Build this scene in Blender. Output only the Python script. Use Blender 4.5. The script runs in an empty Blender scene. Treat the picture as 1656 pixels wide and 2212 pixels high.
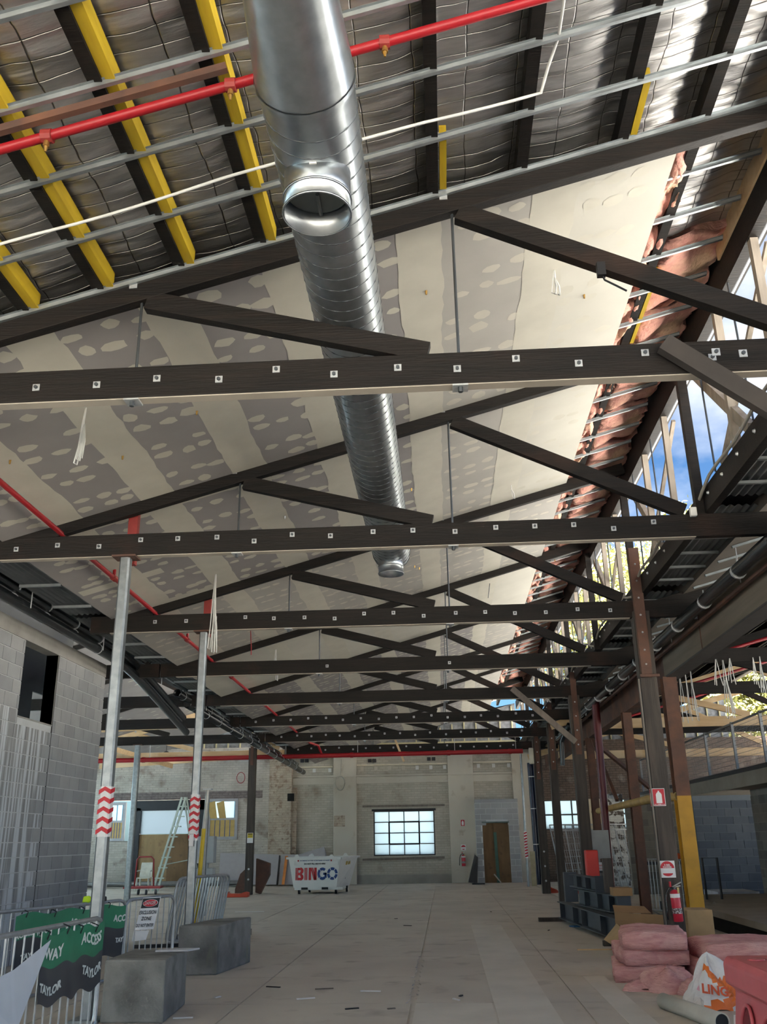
import bpy, math, random
from mathutils import Vector, Matrix
import numpy as np
random.seed(7)
rnd = random.Random(11)
SC = bpy.context.scene
COL = SC.collection
# ------------------------------------------------------------------ camera
IW, IH, FPX = 1656, 2212, 1971.118
PITCH, YAW, ROLL, EYE = .344834, -.0585329, -.0164614, 1.55
def cam_axes():
    cy, sy, cp, sp = math.cos(YAW), math.sin(YAW), math.cos(PITCH), math.sin(PITCH)
    f = Vector((sy*cp, cy*cp, sp)); r = Vector((cy, -sy, 0)); u = r.cross(f)
    cr, sr = math.cos(ROLL), math.sin(ROLL)
    return r*cr+u*sr, u*cr-r*sr, f
CR, CU, CF = cam_axes()
cam = bpy.data.cameras.new('camera'); camo = bpy.data.objects.new('camera', cam); COL.objects.link(camo)
camo.matrix_world = Matrix(((CR.x, CU.x, -CF.x, 0), (CR.y, CU.y, -CF.y, 0), (CR.z, CU.z, -CF.z, EYE), (0, 0, 0, 1)))
cam.sensor_fit = 'VERTICAL'; cam.sensor_height = 36; cam.sensor_width = 36*IW/IH; cam.lens = FPX/IH*36
cam.clip_start = .05; cam.clip_end = 500
SC.camera = camo
def ray(px, py): return CR*((px-IW/2)/FPX) - CU*((py-IH/2)/FPX) + CF
def aty(px, py, Y): d = ray(px, py); d = d*(Y/d.y); return Vector((d.x, Y, d.z+EYE))
def atx(px, py, X): d = ray(px, py); d = d*(X/d.x); return Vector((X, d.y, d.z+EYE))
def atz(px, py, Z=0): d = ray(px, py); d = d*((Z-EYE)/d.z); return Vector((d.x, d.y, Z))
# ------------------------------------------------------------------ world, sun, exposure
SUN_DIR = Vector((.45, .22, -.86)).normalized()      # light travels right, inwards and down (sun behind left)
w = bpy.data.worlds.new('sky'); SC.world = w; w.use_nodes = True
nt = w.node_tree; nt.nodes.clear()
def N(nt, t, **k):
    n = nt.nodes.new(t)
    for a, b in k.items():
        if a.startswith('i_'): n.inputs[a[2:].replace('_', ' ')].default_value = b
        else: setattr(n, a, b)
    return n
out = N(nt, 'ShaderNodeOutputWorld'); bg = N(nt, 'ShaderNodeBackground'); bg.inputs[1].default_value = 1.0
sky = N(nt, 'ShaderNodeTexSky'); sky.sky_type = 'NISHITA'; sky.sun_disc = False
sky.sun_elevation = math.asin(-SUN_DIR.z); sky.sun_rotation = math.atan2(-SUN_DIR.x, -SUN_DIR.y); sky.ozone_density = 2.0
tc = N(nt, 'ShaderNodeTexCoord'); mp = N(nt, 'ShaderNodeMapping'); mp.inputs['Scale'].default_value = (1, 1, 1.6)
mp.inputs['Location'].default_value = (.25, .1, .35)
no = N(nt, 'ShaderNodeTexNoise'); no.inputs['Scale'].default_value = 2.6; no.inputs['Detail'].default_value = 7; no.inputs['Roughness'].default_value = .55
rp = N(nt, 'ShaderNodeValToRGB'); rp.color_ramp.elements[0].position = .50; rp.color_ramp.elements[1].position = .70
sk = N(nt, 'ShaderNodeMix', data_type='RGBA', blend_type='MULTIPLY'); sk.inputs[0].default_value = 1
sk.inputs[7].default_value = (.058, .088, .112, 1)
mx = N(nt, 'ShaderNodeMix', data_type='RGBA'); mx.inputs[7].default_value = (.75, .77, .80, 1)
nt.links.new(tc.outputs['Generated'], mp.inputs[0]); nt.links.new(mp.outputs[0], no.inputs[0]); nt.links.new(no.outputs[0], rp.inputs[0])
nt.links.new(sky.outputs[0], sk.inputs[6]); nt.links.new(sk.outputs[2], mx.inputs[6]); nt.links.new(rp.outputs[0], mx.inputs[0])
nt.links.new(mx.outputs[2], bg.inputs[0]); nt.links.new(bg.outputs[0], out.inputs[0])
sl = bpy.data.lights.new('sun', 'SUN'); sl.energy = 46; sl.angle = .02; sl.color = (1, .95, .87)
so = bpy.data.objects.new('sun', sl); COL.objects.link(so); so.rotation_euler = SUN_DIR.to_track_quat('-Z', 'Y').to_euler(); so.location = (-8, -6, 20)
vs = SC.view_settings; vs.view_transform = 'Standard'; vs.look = 'None'; vs.gamma = 1; vs.exposure = 0.9; vs.use_curve_mapping = False
SC.cycles.use_denoising = True; SC.cycles.max_bounces = 14; SC.cycles.diffuse_bounces = 10; SC.cycles.glossy_bounces = 4
SC.cycles.sample_clamp_indirect = 6; SC.cycles.caustics_reflective = False; SC.cycles.caustics_refractive = False
# ------------------------------------------------------------------ materials
MATS = {}
def mat(name, col, rough=.65, metal=0., col2=None, scale=6., var=.25, bump=0., bscale=None, stretch=(1, 1, 1), spec=.4, emit=0., lo=.35, hi=.7, alpha=1., detail=6, world=False):
    if name in MATS: return MATS[name]
    m = bpy.data.materials.new(name); m.use_nodes = True; MATS[name] = m
    t = m.node_tree; b = t.nodes['Principled BSDF']
    b.inputs['Roughness'].default_value = rough; b.inputs['Metallic'].default_value = metal; b.inputs['Specular IOR Level'].default_value = spec
    c = N(t, 'ShaderNodeNewGeometry') if world else N(t, 'ShaderNodeTexCoord'); p = N(t, 'ShaderNodeMapping'); p.inputs['Scale'].default_value = stretch
    t.links.new(c.outputs['Position' if world else 'Object'], p.inputs[0])
    n = N(t, 'ShaderNodeTexNoise'); n.inputs['Scale'].default_value = scale; n.inputs['Detail'].default_value = detail
    t.links.new(p.outputs[0], n.inputs[0])
    r = N(t, 'ShaderNodeMapRange'); r.inputs[1].default_value = lo; r.inputs[2].default_value = hi
    t.links.new(n.outputs[0], r.inputs[0])
    x = N(t, 'ShaderNodeMix', data_type='RGBA')
    c2 = col2 if col2 else tuple(v*(1-var) for v in col)
    x.inputs[6].default_value = (*col, 1); x.inputs[7].default_value = (*c2, 1)
    t.links.new(r.outputs[0], x.inputs[0]); t.links.new(x.outputs[2], b.inputs['Base Color'])
    if bump:
        n2 = N(t, 'ShaderNodeTexNoise'); n2.inputs['Scale'].default_value = bscale or scale*4; n2.inputs['Detail'].default_value = 5
        t.links.new(p.outputs[0], n2.inputs[0])
        bm = N(t, 'ShaderNodeBump'); bm.inputs['Strength'].default_value = bump; bm.inputs['Distance'].default_value = .02
        t.links.new(n2.outputs[0], bm.inputs['Height']); t.links.new(bm.outputs[0], b.inputs['Normal'])
    if emit: b.inputs['Emission Color'].default_value = (*col, 1); b.inputs['Emission Strength'].default_value = emit
    if alpha < 1: b.inputs['Alpha'].default_value = alpha
    return m
def nodes_of(m): return m.node_tree, m.node_tree.nodes['Principled BSDF']
def second_layer(m, col, scale, lo, hi, stretch=(1, 1, 1), loc=(3, 5, 7), detail=4, world=False):
    """one more blotch layer (stain, wear) mixed over the base colour"""
    t, b = nodes_of(m); old = b.inputs['Base Color'].links[0].from_socket
    c = N(t, 'ShaderNodeNewGeometry') if world else N(t, 'ShaderNodeTexCoord'); p = N(t, 'ShaderNodeMapping'); p.inputs['Scale'].default_value = stretch; p.inputs['Location'].default_value = loc
    n = N(t, 'ShaderNodeTexNoise'); n.inputs['Scale'].default_value = scale; n.inputs['Detail'].default_value = detail
    r = N(t, 'ShaderNodeMapRange'); r.inputs[1].default_value = lo; r.inputs[2].default_value = hi
    x = N(t, 'ShaderNodeMix', data_type='RGBA'); x.inputs[7].default_value = (*col, 1)
    t.links.new(c.outputs['Position' if world else 'Object'], p.inputs[0]); t.links.new(p.outputs[0], n.inputs[0]); t.links.new(n.outputs[0], r.inputs[0])
    t.links.new(r.outputs[0], x.inputs[0]); t.links.new(old, x.inputs[6]); t.links.new(x.outputs[2], b.inputs['Base Color'])
    return m
DARKW = second_layer(mat('dark_stained_timber', (.0088, .0076, .007), .62, col2=(.017, .013, .0105), scale=3, stretch=(.4, 6, 6), bump=.25, bscale=14, spec=.22), (.042, .022, .015), 1.1, .6, .78)
POSTW = second_layer(mat('weathered_post_timber', (.062, .050, .042), .7, col2=(.034, .028, .024), scale=3, stretch=(5, 5, .35), bump=.35, bscale=12), (.095, .075, .06), 2.2, .55, .75, (4, 4, .4))
PALEW = mat('pale_soffit_timber', (.46, .41, .34), .7, var=.2, scale=2)
GREYW = mat('grey_weathered_timber', (.20, .17, .145), .75, var=.35, scale=4, stretch=(3, 3, .6), bump=.2)
PINE = second_layer(mat('fresh_pine', (.66, .47, .26), .6, col2=(.56, .37, .19), scale=3, stretch=(.5, 5, 5), bump=.05), (.70, .54, .34), 1.5, .5, .7)
YELLOW = mat('yellow_lvl_timber', (.60, .42, .025), .5, col2=(.48, .32, .02), scale=5, stretch=(3, .5, 3), bump=.1)
FURR = mat('galvanised_channel', (.40, .43, .44), .38, .8, var=.2, scale=9, bump=.03)
GALV = second_layer(mat('galvanised_steel', (.30, .32, .33), .42, .9, var=.28, scale=14, stretch=(1, 1, 1), bump=.04, bscale=20), (.22, .235, .25), 5, .5, .75)
DUCT = second_layer(mat('spiral_duct_steel', (.46, .49, .51), .30, .95, var=.22, scale=10, bump=.03, bscale=24), (.33, .36, .38), 3.2, .5, .72)
DUCTIN = mat('duct_inside', (.20, .22, .22), .4, .6, var=.2)
FOIL = mat('foil_blanket', (.66, .64, .62), .38, .90, var=.25, scale=5, bump=.28, bscale=8, stretch=(.7, 4.5, 1))
PINK = second_layer(mat('pink_insulation', (.86, .46, .36), .95, col2=(.72, .33, .28), scale=9, bump=.9, bscale=22, spec=.1), (.92, .62, .42), 3, .5, .7)
PBOARD = mat('plasterboard_grey', (.315, .295, .29), .85, var=.10, scale=2, spec=.2)
SKIM_LIT = mat('plasterboard_skimmed_lit', (.56, .54, .475), .85, var=.12, scale=1.3, spec=.2)  # skimmed bay; right-hand sheets too, their clerestory light put into the colour
TAPE = mat('joint_compound', (.55, .525, .45), .85, var=.10, scale=3, spec=.2)
RED = mat('red_sprinkler_pipe', (.33, .010, .016), .4, var=.15, scale=4)
REDOX = mat('red_oxide_steel', (.30, .035, .03), .55, var=.3, scale=6)
RUST = second_layer(mat('rusty_steel', (.13, .062, .042), .75, col2=(.075, .045, .036), scale=5, bump=.2), (.20, .085, .045), 2, .5, .75)
TANBEAM = mat('tan_beam', (.20, .165, .125), .8, var=.25, scale=2, stretch=(1, .3, 5), bump=.1)
BLACKP = mat('black_plastic_pipe', (.012, .014, .016), .26, var=.2, spec=.6)
MAROON = mat('maroon_paint', (.12, .016, .02), .4, var=.2, scale=4)
MUSTARD = second_layer(mat('mustard_paint', (.52, .27, .015), .5, var=.3, scale=3), (.25, .13, .05), 3, .62, .75)
BRASS = mat('brass', (.55, .33, .10), .35, .8, var=.2)
WHITEC = mat('white_cable', (.72, .72, .70), .5, var=.1)
DGREY = mat('dark_metal', (.035, .035, .04), .5, .3, var=.2)
WASH = mat('zinc_washer', (.55, .57, .58), .4, .5, var=.25, scale=30)
NUT = mat('bolt_nut', (.10, .11, .12), .45, .7, var=.2)
CORR = mat('corrugated_sheet', (.16, .17, .175), .5, .6, var=.25, scale=3)
# ------------------------------------------------------------------ geometry helpers
class MB:
    def __init__(s): s.v = []; s.f = []; s.uvs = None
    def add(s, vs, fs):
        o = len(s.v); s.v += [tuple(v) for v in vs]; s.f += [tuple(i+o for i in f) for f in fs]; return s
    def box(s, x0, x1, y0, y1, z0, z1):
        return s.add([(x0,y0,z0),(x1,y0,z0),(x1,y1,z0),(x0,y1,z0),(x0,y0,z1),(x1,y0,z1),(x1,y1,z1),(x0,y1,z1)],
                     [(0,3,2,1),(4,5,6,7),(0,1,5,4),(1,2,6,5),(2,3,7,6),(3,0,4,7)])
    def beam(s, p0, p1, wd, ht, up=(0, 0, 1)):
        """box from p0 to p1 (centre line); wd sideways, ht along up"""
        p0, p1 = Vector(p0), Vector(p1); d = (p1-p0).normalized(); up = Vector(up)
        sd = d.cross(up); sd = sd.normalized() if sd.length > 1e-6 else Vector((1, 0, 0)); u = sd.cross(d).normalized()
        a, b = sd*wd/2, u*ht/2
        return s.add([p0-a-b, p0+a-b, p0+a+b, p0-a+b, p1-a-b, p1+a-b, p1+a+b, p1-a+b],
                     [(0,1,2,3),(7,6,5,4),(0,4,5,1),(1,5,6,2),(2,6,7,3),(3,7,4,0)])
    def tube(s, pts, r, n=8, caps=True):
        pts = [Vector(p) for p in pts]; rs = r if isinstance(r, (list, tuple)) else [r]*len(pts)
        o = len(s.v); prev = None
        for i, p in enumerate(pts):
            d = (pts[min(i+1, len(pts)-1)]-pts[max(i-1, 0)]).normalized()
            ref = prev if prev is not None else (Vector((0, 0, 1)) if abs(d.z) < .9 else Vector((1, 0, 0)))
            a = (ref-d*ref.dot(d)).normalized(); b = d.cross(a); prev = a
            for k in range(n):
                t = 2*math.pi*k/n; s.v.append(tuple(p+(a*math.cos(t)+b*math.sin(t))*rs[i]))
        for i in range(len(pts)-1):
            for k in range(n):
                k2 = (k+1) % n; s.f.append((o+i*n+k, o+i*n+k2, o+(i+1)*n+k2, o+(i+1)*n+k))
        if caps:
            s.f.append(tuple(o+k for k in reversed(range(n)))); e = o+(len(pts)-1)*n; s.f.append(tuple(e+k for k in range(n)))
        return s
    def cyl(s, p0, p1, r0, r1=None, n=16, caps=True): return s.tube([p0, p1], [r0, r0 if r1 is None else r1], n, caps)
    def prism(s, poly, vec):
        n = len(poly); vec = Vector(vec)
        vs = [Vector(p) for p in poly]+[Vector(p)+vec for p in poly]
        return s.add(vs, [tuple(range(n)), tuple(reversed(range(n, 2*n)))]+[(i, i+n, (i+1) % n+n, (i+1) % n) for i in range(n)])
    def grid(s, fn, nu, nv):
        o = len(s.v)
        for i in range(nu+1):
            for j in range(nv+1): s.v.append(tuple(fn(i/nu, j/nv)))
        for i in range(nu):
            for j in range(nv):
                a = o+i*(nv+1)+j; s.f.append((a, a+nv+1, a+nv+2, a+1))
        return s
    def mesh(s, name, org=(0, 0, 0)):
        m = bpy.data.meshes.new(name); o = Vector(org)
        m.from_pydata([(v[0]-o[0], v[1]-o[1], v[2]-o[2]) for v in s.v], [], s.f); m.update(); return m
    def build(s, name, material, parent=None, smooth=False, bevel=0., solid=0., fixn=True, **tags):
        """link as one object. No parent: origin at the base centre; parent given: the parent's (unrotated) origin is subtracted."""
        if parent is None:
            a = np.array(s.v); lo, hi = a.min(0), a.max(0); org = ((lo[0]+hi[0])/2, (lo[1]+hi[1])/2, lo[2])
        else: org = world_loc(parent)
        m = s.mesh(name, org)
        if fixn:
            import bmesh
            bm = bmesh.new(); bm.from_mesh(m); bmesh.ops.recalc_face_normals(bm, faces=bm.faces); bm.to_mesh(m); bm.free()
        o = bpy.data.objects.new(name, m); COL.objects.link(o); m.materials.append(material)
        if parent is None: o.location = org
        else: o.parent = parent
        if smooth:
            for p in m.polygons: p.use_smooth = True
            if smooth == 'auto':
                for p in m.polygons: p.use_smooth = True
                mod = o.modifiers.new('edge', 'EDGE_SPLIT'); mod.split_angle = .7
        if bevel: bv = o.modifiers.new('bevel', 'BEVEL'); bv.width = bevel; bv.segments = 2; bv.limit_method = 'ANGLE'
        if solid: sd = o.modifiers.new('solid', 'SOLIDIFY'); sd.thickness = solid; sd.offset = 0
        for k, v in tags.items(): o[k] = v
        return o
def world_loc(o):
    l = Vector(o.location)
    while o.parent: o = o.parent; l = l+Vector(o.location)
    return l
def thing(name, loc, label, category, group=None):
    o = bpy.data.objects.new(name, None); COL.objects.link(o); o.location = loc; o.empty_display_size = .1
    o['label'] = label; o['category'] = category
    if group: o['group'] = group
    return o
def tag(o, label, category, group=None):
    o['label'] = label; o['category'] = category
    if group: o['group'] = group
    return o
def inst(mesh, name, parent, loc=(0, 0, 0), rot=(0, 0, 0), scale=(1, 1, 1), material=None, **tags):
    """another object on shared mesh data; loc in world axes relative to the parent's origin"""
    o = bpy.data.objects.new(name, mesh); COL.objects.link(o); o.location = loc; o.rotation_euler = rot; o.scale = scale
    if parent: o.parent = parent
    for k, v in tags.items(): o[k] = v
    return o
def struct(o): o['kind'] = 'structure'; return o
def V(*a): return Vector(a)
def text_mesh(body, size, extrude=.002, font_bold=0., align='CENTER', shear=0., space=1.):
    c = bpy.data.curves.new('lettering', 'FONT'); c.body = body; c.size = size; c.extrude = extrude; c.align_x = align; c.align_y = 'CENTER'
    c.offset = font_bold; c.shear = shear; c.space_character = space; c.resolution_u = 2
    o = bpy.data.objects.new('lettering', c); COL.objects.link(o)
    dg = bpy.context.evaluated_depsgraph_get(); m = bpy.data.meshes.new_from_object(o.evaluated_get(dg))
    bpy.data.objects.remove(o); bpy.data.curves.remove(c); return m
def lettering(body, size, material, origin, right, up, parent=None, name='lettering', bold=0., align='CENTER', stretch=1., fn=None, space=1.):
    """text laid on the plane origin + right*u + up*v (thin raised print)"""
    m = text_mesh(body, size, .0012, bold, align, space=space)
    r = Vector(right).normalized()*stretch; u = Vector(up).normalized(); n = r.cross(u).normalized(); O = Vector(origin)
    base = world_loc(parent) if parent else Vector((0, 0, 0))
    for v in m.vertices:
        p = fn(v.co.x*stretch, v.co.y, v.co.z) if fn else O+r*v.co.x+u*v.co.y+n*v.co.z
        v.co = p-base
    m.materials.clear(); m.materials.append(material); m.name = name
    o = bpy.data.objects.new(name, m); COL.objects.link(o)
    if parent: o.parent = parent
    return o
TY = [5.85+3.63*k for k in range(9)]            # truss lines
YW = 36.5                                       # face of the end wall
def dzr(y): return -.0115*(y-5.85)
def dxr(y): return -.006*(y-5.85)
def RZ(x, y): return 6.175+.277*x+dzr(y)        # top of rafters
ORD = ['nearest', 'second', 'third', 'fourth', 'fifth', 'sixth', 'seventh', 'farthest']

def ordw(n):
    w1 = ['', 'first', 'second', 'third', 'fourth', 'fifth', 'sixth', 'seventh', 'eighth', 'ninth', 'tenth', 'eleventh', 'twelfth', 'thirteenth', 'fourteenth', 'fifteenth', 'sixteenth', 'seventeenth', 'eighteenth', 'nineteenth']
    if n < 20: return w1[n]
    t = {2: 'twenty', 3: 'thirty', 4: 'forty', 5: 'fifty'}[n//10]
    return t+'-'+w1[n % 10] if n % 10 else t[:-1]+'ieth'
CNT = {}
def nth(label):
    CNT[label] = CNT.get(label, 0)+1; return '%s, %s from the camera' % (label, ordw(CNT[label]))

# stitched reinforcing threads of the foil blanket: fine creases on a 0.36 x 0.135 m grid
t, bb = nodes_of(FOIL)
c = N(t, 'ShaderNodeNewGeometry'); br = N(t, 'ShaderNodeTexBrick'); br.offset = 0
for k_, v_ in (('Scale', 1), ('Brick Width', .36), ('Row Height', .135), ('Mortar Size', .006), ('Mortar Smooth', .8)): br.inputs[k_].default_value = v_
nz_ = N(t, 'ShaderNodeTexNoise'); nz_.inputs['Scale'].default_value = 2.2
ad = N(t, 'ShaderNodeVectorMath', operation='MULTIPLY_ADD'); ad.inputs[1].default_value = (.07, .07, 0)
t.links.new(c.outputs['Position'], nz_.inputs[0]); t.links.new(nz_.outputs['Color'], ad.inputs[0]); t.links.new(c.outputs['Position'], ad.inputs[2]); t.links.new(ad.outputs[0], br.inputs[0])
old = bb.inputs['Normal'].links[0].from_socket
bm = N(t, 'ShaderNodeBump'); bm.inputs['Strength'].default_value = .9; bm.inputs['Distance'].default_value = .012; bm.invert = True
t.links.new(br.outputs['Fac'], bm.inputs['Height']); t.links.new(old, bm.inputs['Normal']); t.links.new(bm.outputs[0], bb.inputs['Normal'])
oc = bb.inputs['Base Color'].links[0].from_socket; mxx = N(t, 'ShaderNodeMix', data_type='RGBA'); mxx.inputs[7].default_value = (.16, .15, .14, 1)
t.links.new(br.outputs['Fac'], mxx.inputs[0]); t.links.new(oc, mxx.inputs[6]); t.links.new(mxx.outputs[2], bb.inputs['Base Color'])
# ================================================================== structure: ground, floor
GROUND = mat('outside_ground', (.42, .41, .38), .9, var=.3, scale=.5)
b = MB(); b.box(-80, 90, -70, 120, -.6, -.12); struct(b.build('ground_outside', GROUND))
FLOORM = second_layer(second_layer(mat('concrete_floor', (.56, .515, .45), .72, col2=(.455, .415, .365), scale=.7, bump=.12, bscale=18, spec=.35, detail=9), (.30, .27, .235), 2.3, .58, .80), (.58, .54, .48), .9, .58, .74, (1, .35, 1))
b = MB(); b.box(-15, 14, -9, YW+.4, -.12, -.012); floor = struct(b.build('floor', FLOORM))
b = MB(); b.box(-15, -3.93, -9, YW, -.02, 0); b.build('slab', FLOORM, floor)
b = MB(); b.box(3.02, 14, -9, YW, -.02, 0); b.build('slab', FLOORM, floor)
b = MB(); b.box(-3.9, 3.0, -9, 8.28, -.02, 0); b.build('slab', FLOORM, floor)
xs = [-3.92, -2.15, -.4, 1.27, 3.01]; ys = [8.3, 10.3, 12.2, 14.2, 16.2, 18.2, 20.2, 22.6, 25.0, 27.4, 29.8, 32.2, 34.4, YW]
for i in range(4):
    for j in range(len(ys)-1):
        x0, x1, y0, y1 = xs[i]+.010, xs[i+1]-.010, ys[j]+.006, ys[j+1]-.006
        t = rnd.uniform(-.002, .001)
        # the joint at x = -0.4 has opened into a broken crack between 10.3 and 14.2 m
        def edge(x, broken, s):
            if not broken: return [(x, y0), (x, y1)]
            n = 22; return [(x+s*abs(rnd.gauss(.022, .014)), y0+(y1-y0)*k/n) for k in range(n+1)]
        L = edge(x0, i == 2 and j in (1, 2), 1); R_ = edge(x1, i == 1 and j in (1, 2), -1)
        poly = [V(x, y, -.02) for x, y in L]+[V(x, y, -.02) for x, y in reversed(R_)]
        b = MB(); b.prism(poly, (0, 0, .02+t)); b.build('slab', FLOORM, floor)
PATCH = mat('patched_concrete', (.61, .575, .515), .75, var=.14, scale=2, bump=.08, bscale=20)
for (x0, x1, y0, y1) in ((.42, .98, 8.4, 19.0), (-.36, .40, 8.4, 10.28), (1.55, 1.80, 8.4, 12.1)):
    b = MB(); b.box(x0, x1, y0, y1, -.01, .0025); b.build('repair_strip', PATCH, floor)
# ================================================================== end wall
BRICKP = second_layer(mat('painted_brick', (.53, .49, .415), .85, col2=(.44, .40, .33), scale=1.3, detail=8), (.30, .24, .18), 1.6, .60, .80)
def add_bricks(m, bw=.24, bh=.086, strength=.5, mort=.012, tint=None, axis='xz', facew=.0):
    t, bb = nodes_of(m)
    c = N(t, 'ShaderNodeTexCoord'); s = N(t, 'ShaderNodeSeparateXYZ'); cb = N(t, 'ShaderNodeCombineXYZ')
    t.links.new(c.outputs['Object'], s.inputs[0]); t.links.new(s.outputs['X' if axis == 'xz' else 'Y'], cb.inputs[0]); t.links.new(s.outputs['Z'], cb.inputs[1])
    br = N(t, 'ShaderNodeTexBrick'); br.inputs['Scale'].default_value = 1; br.inputs['Brick Width'].default_value = bw; br.inputs['Row Height'].default_value = bh
    br.inputs['Mortar Size'].default_value = mort; br.inputs['Mortar Smooth'].default_value = .3
    br.inputs['Color1'].default_value = (1, 1, 1, 1); br.inputs['Color2'].default_value = (.86, .86, .86, 1); br.inputs['Mortar'].default_value = (tint or .80,)*3+(1,)
    t.links.new(cb.outputs[0], br.inputs[0])
    old = bb.inputs['Base Color'].links[0].from_socket
    x = N(t, 'ShaderNodeMix', data_type='RGBA', blend_type='MULTIPLY'); x.inputs[0].default_value = 1
    t.links.new(old, x.inputs[6]); t.links.new(br.outputs[0], x.inputs[7]); t.links.new(x.outputs[2], bb.inputs['Base Color'])
    bm = N(t, 'ShaderNodeBump'); bm.inputs['Strength'].default_value = strength; bm.inputs['Distance'].default_value = .01; bm.invert = True
    t.links.new(br.outputs['Fac'], bm.inputs['Height']); t.links.new(bm.outputs[0], bb.inputs['Normal'])
    return m
add_bricks(BRICKP)
PIERM = second_layer(second_layer(mat('painted_pier', (.55, .515, .44), .85, col2=(.48, .44, .37), scale=.9, detail=8), (.34, .27, .20), 2.4, .62, .8), (.46, .41, .33), 1.1, .5, .75, (1, 1, .4))
BRICKD = add_bricks(second_layer(mat('bare_brown_brick', (.145, .10, .075), .9, col2=(.09, .068, .055), scale=3), (.24, .20, .165), 2.5, .55, .75), tint=.55)
FLAKY = add_bricks(second_layer(mat('flaking_painted_brick', (.52, .45, .36), .85, col2=(.42, .34, .26), scale=2.5, detail=8), (.30, .22, .165), 8, .54, .66, detail=8), .24, .086, .8, .014)
GROUT = mat('stained_base', (.36, .34, .30), .85, var=.25, scale=2)
FACE, REC = YW, YW+.13
wb = MB(); wb.box(-6.7, -2.72, REC, REC+.3, 0, 5.05); wb.box(-2.72, -.40, REC, REC+.3, 0, .98); wb.box(-2.72, -.40, REC, REC+.3, 2.59, 5.05); wb.box(-.40, 3.45, REC, REC+.3, 0, 5.05)
wall_back = struct(wb.build('wall_back', BRICKP))
wl = MB(); wl.box(-14.5, -12.98, FACE, FACE+.35, 0, 5.05); wl.box(-12.98, -7.93, FACE, FACE+.35, 3.14, 5.05)
wl.box(-12.98, -12.0, FACE, FACE+.35, 0, 1.66); wl.box(-9.05, -7.93, FACE, FACE+.35, 0, 1.66); wl.box(-7.93, -6.72, FACE, FACE+.35, 0, 5.05)
wall_bl = struct(wl.build('wall_back_left', add_bricks(second_layer(second_layer(mat('stained_painted_brick', (.55, .51, .455), .88, col2=(.44, .40, .35), scale=1.6, detail=8), (.25, .20, .16), 2.2, .55, .75), (.16, .12, .10), 14, .68, .74))))
wr = MB(); wr.box(3.45, 3.66, FACE, FACE+.35, 0, 5.05); wr.box(3.66, 7.2, FACE, FACE+.35, 0, 1.80); wr.box(3.66, 7.2, FACE, FACE+.35, 2.87, 5.05); wr.box(7.2, 13, FACE, FACE+.35, 0, 5.05)
wall_br = struct(wr.build('wall_back_right', BRICKD))
def pier(x0, x1, z1=5.05, m=PIERM, y0=FACE): b = MB(); b.box(x0, x1, y0, REC+.02, 0, z1); return b.build('pier', m, wall_back, bevel=.01)
pier(-4.25, -3.36); pier(.17, 1.14); pier(2.62, 3.45)
pier(-6.72, -5.85, m=FLAKY, y0=FACE-.16)
b = MB(); b.box(-5.85, -5.66, FACE-.02, REC+.02, 0, 3.5); b.build('pier', FLAKY, wall_back)
for z0, z1, m in ((3.60, 3.84, PIERM), ):
    for x0, x1 in ((-5.83, -4.25), (-3.36, .17), (1.14, 2.62)):
        b = MB(); b.box(x0, x1, FACE+.02, REC+.01, z0, z1); b.build('lintel_band', m, wall_back)
b = MB(); b.box(-5.6, 2.62, FACE-.05, FACE+.02, 3.86, 3.92); b.build('conduit_ledge', PIERM, wall_back)
LEDGE = mat('cream_ledger', (.68, .62, .48), .7, var=.15)
for x0, x1, z in ((-5.83, -4.3, 4.23), (-3.34, .16, 4.26), (1.16, 2.62, 4.28)):
    b = MB(); b.box(x0, x1, FACE-.03, REC+.01, z, z+.05); b.build('ledger', LEDGE, wall_back)
    n = int((x1-x0)/.45)
    for k in range(n):
        xx = x0+.2+k*(x1-x0-.3)/max(1, n-1)
        b = MB(); b.box(xx-.06, xx+.06, REC-.03, REC+.01, z-.17, z-.03); b.build('packer', WHITEC if x0 > 1 or k > n-4 else PIERM, wall_back)
for x, z in ((-2.75, 4.45), (-.45, 4.47), (-5.4, 4.5)):
    for dx in (-.09, .09):
        b = MB(); b.box(x+dx-.07, x+dx+.07, REC-.04, REC+.01, z-.06, z+.07); b.build('air_vent', DGREY, wall_back)
b = MB(); b.box(-6.0, -5.75, FACE-.17, FACE-.1, 3.0, 3.28); b.build('wall_hole', mat('black_void', (.008, .008, .008), .9), wall_back)
b = MB(); b.box(-4.22, -3.8, FACE-.012, FACE+.01, 2.05, 2.45); b.build('bare_patch', FLAKY, wall_back)
for z in (2.62, .86):                                                   # weathered timber rails over and under the window
    b = MB(); p, q = aty(783, 1742 if z > 1 else 1857, FACE+.08), aty(960, 1739 if z > 1 else 1852, FACE+.08)
    b.beam(p, q, .12, .075); b.build('window_rail', GREYW, wall_back)
b = MB(); b.box(-5.83, 2.62, REC-.012, REC+.005, 0, .32); b.build('stained_base_course', GROUT, wall_back)
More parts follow.
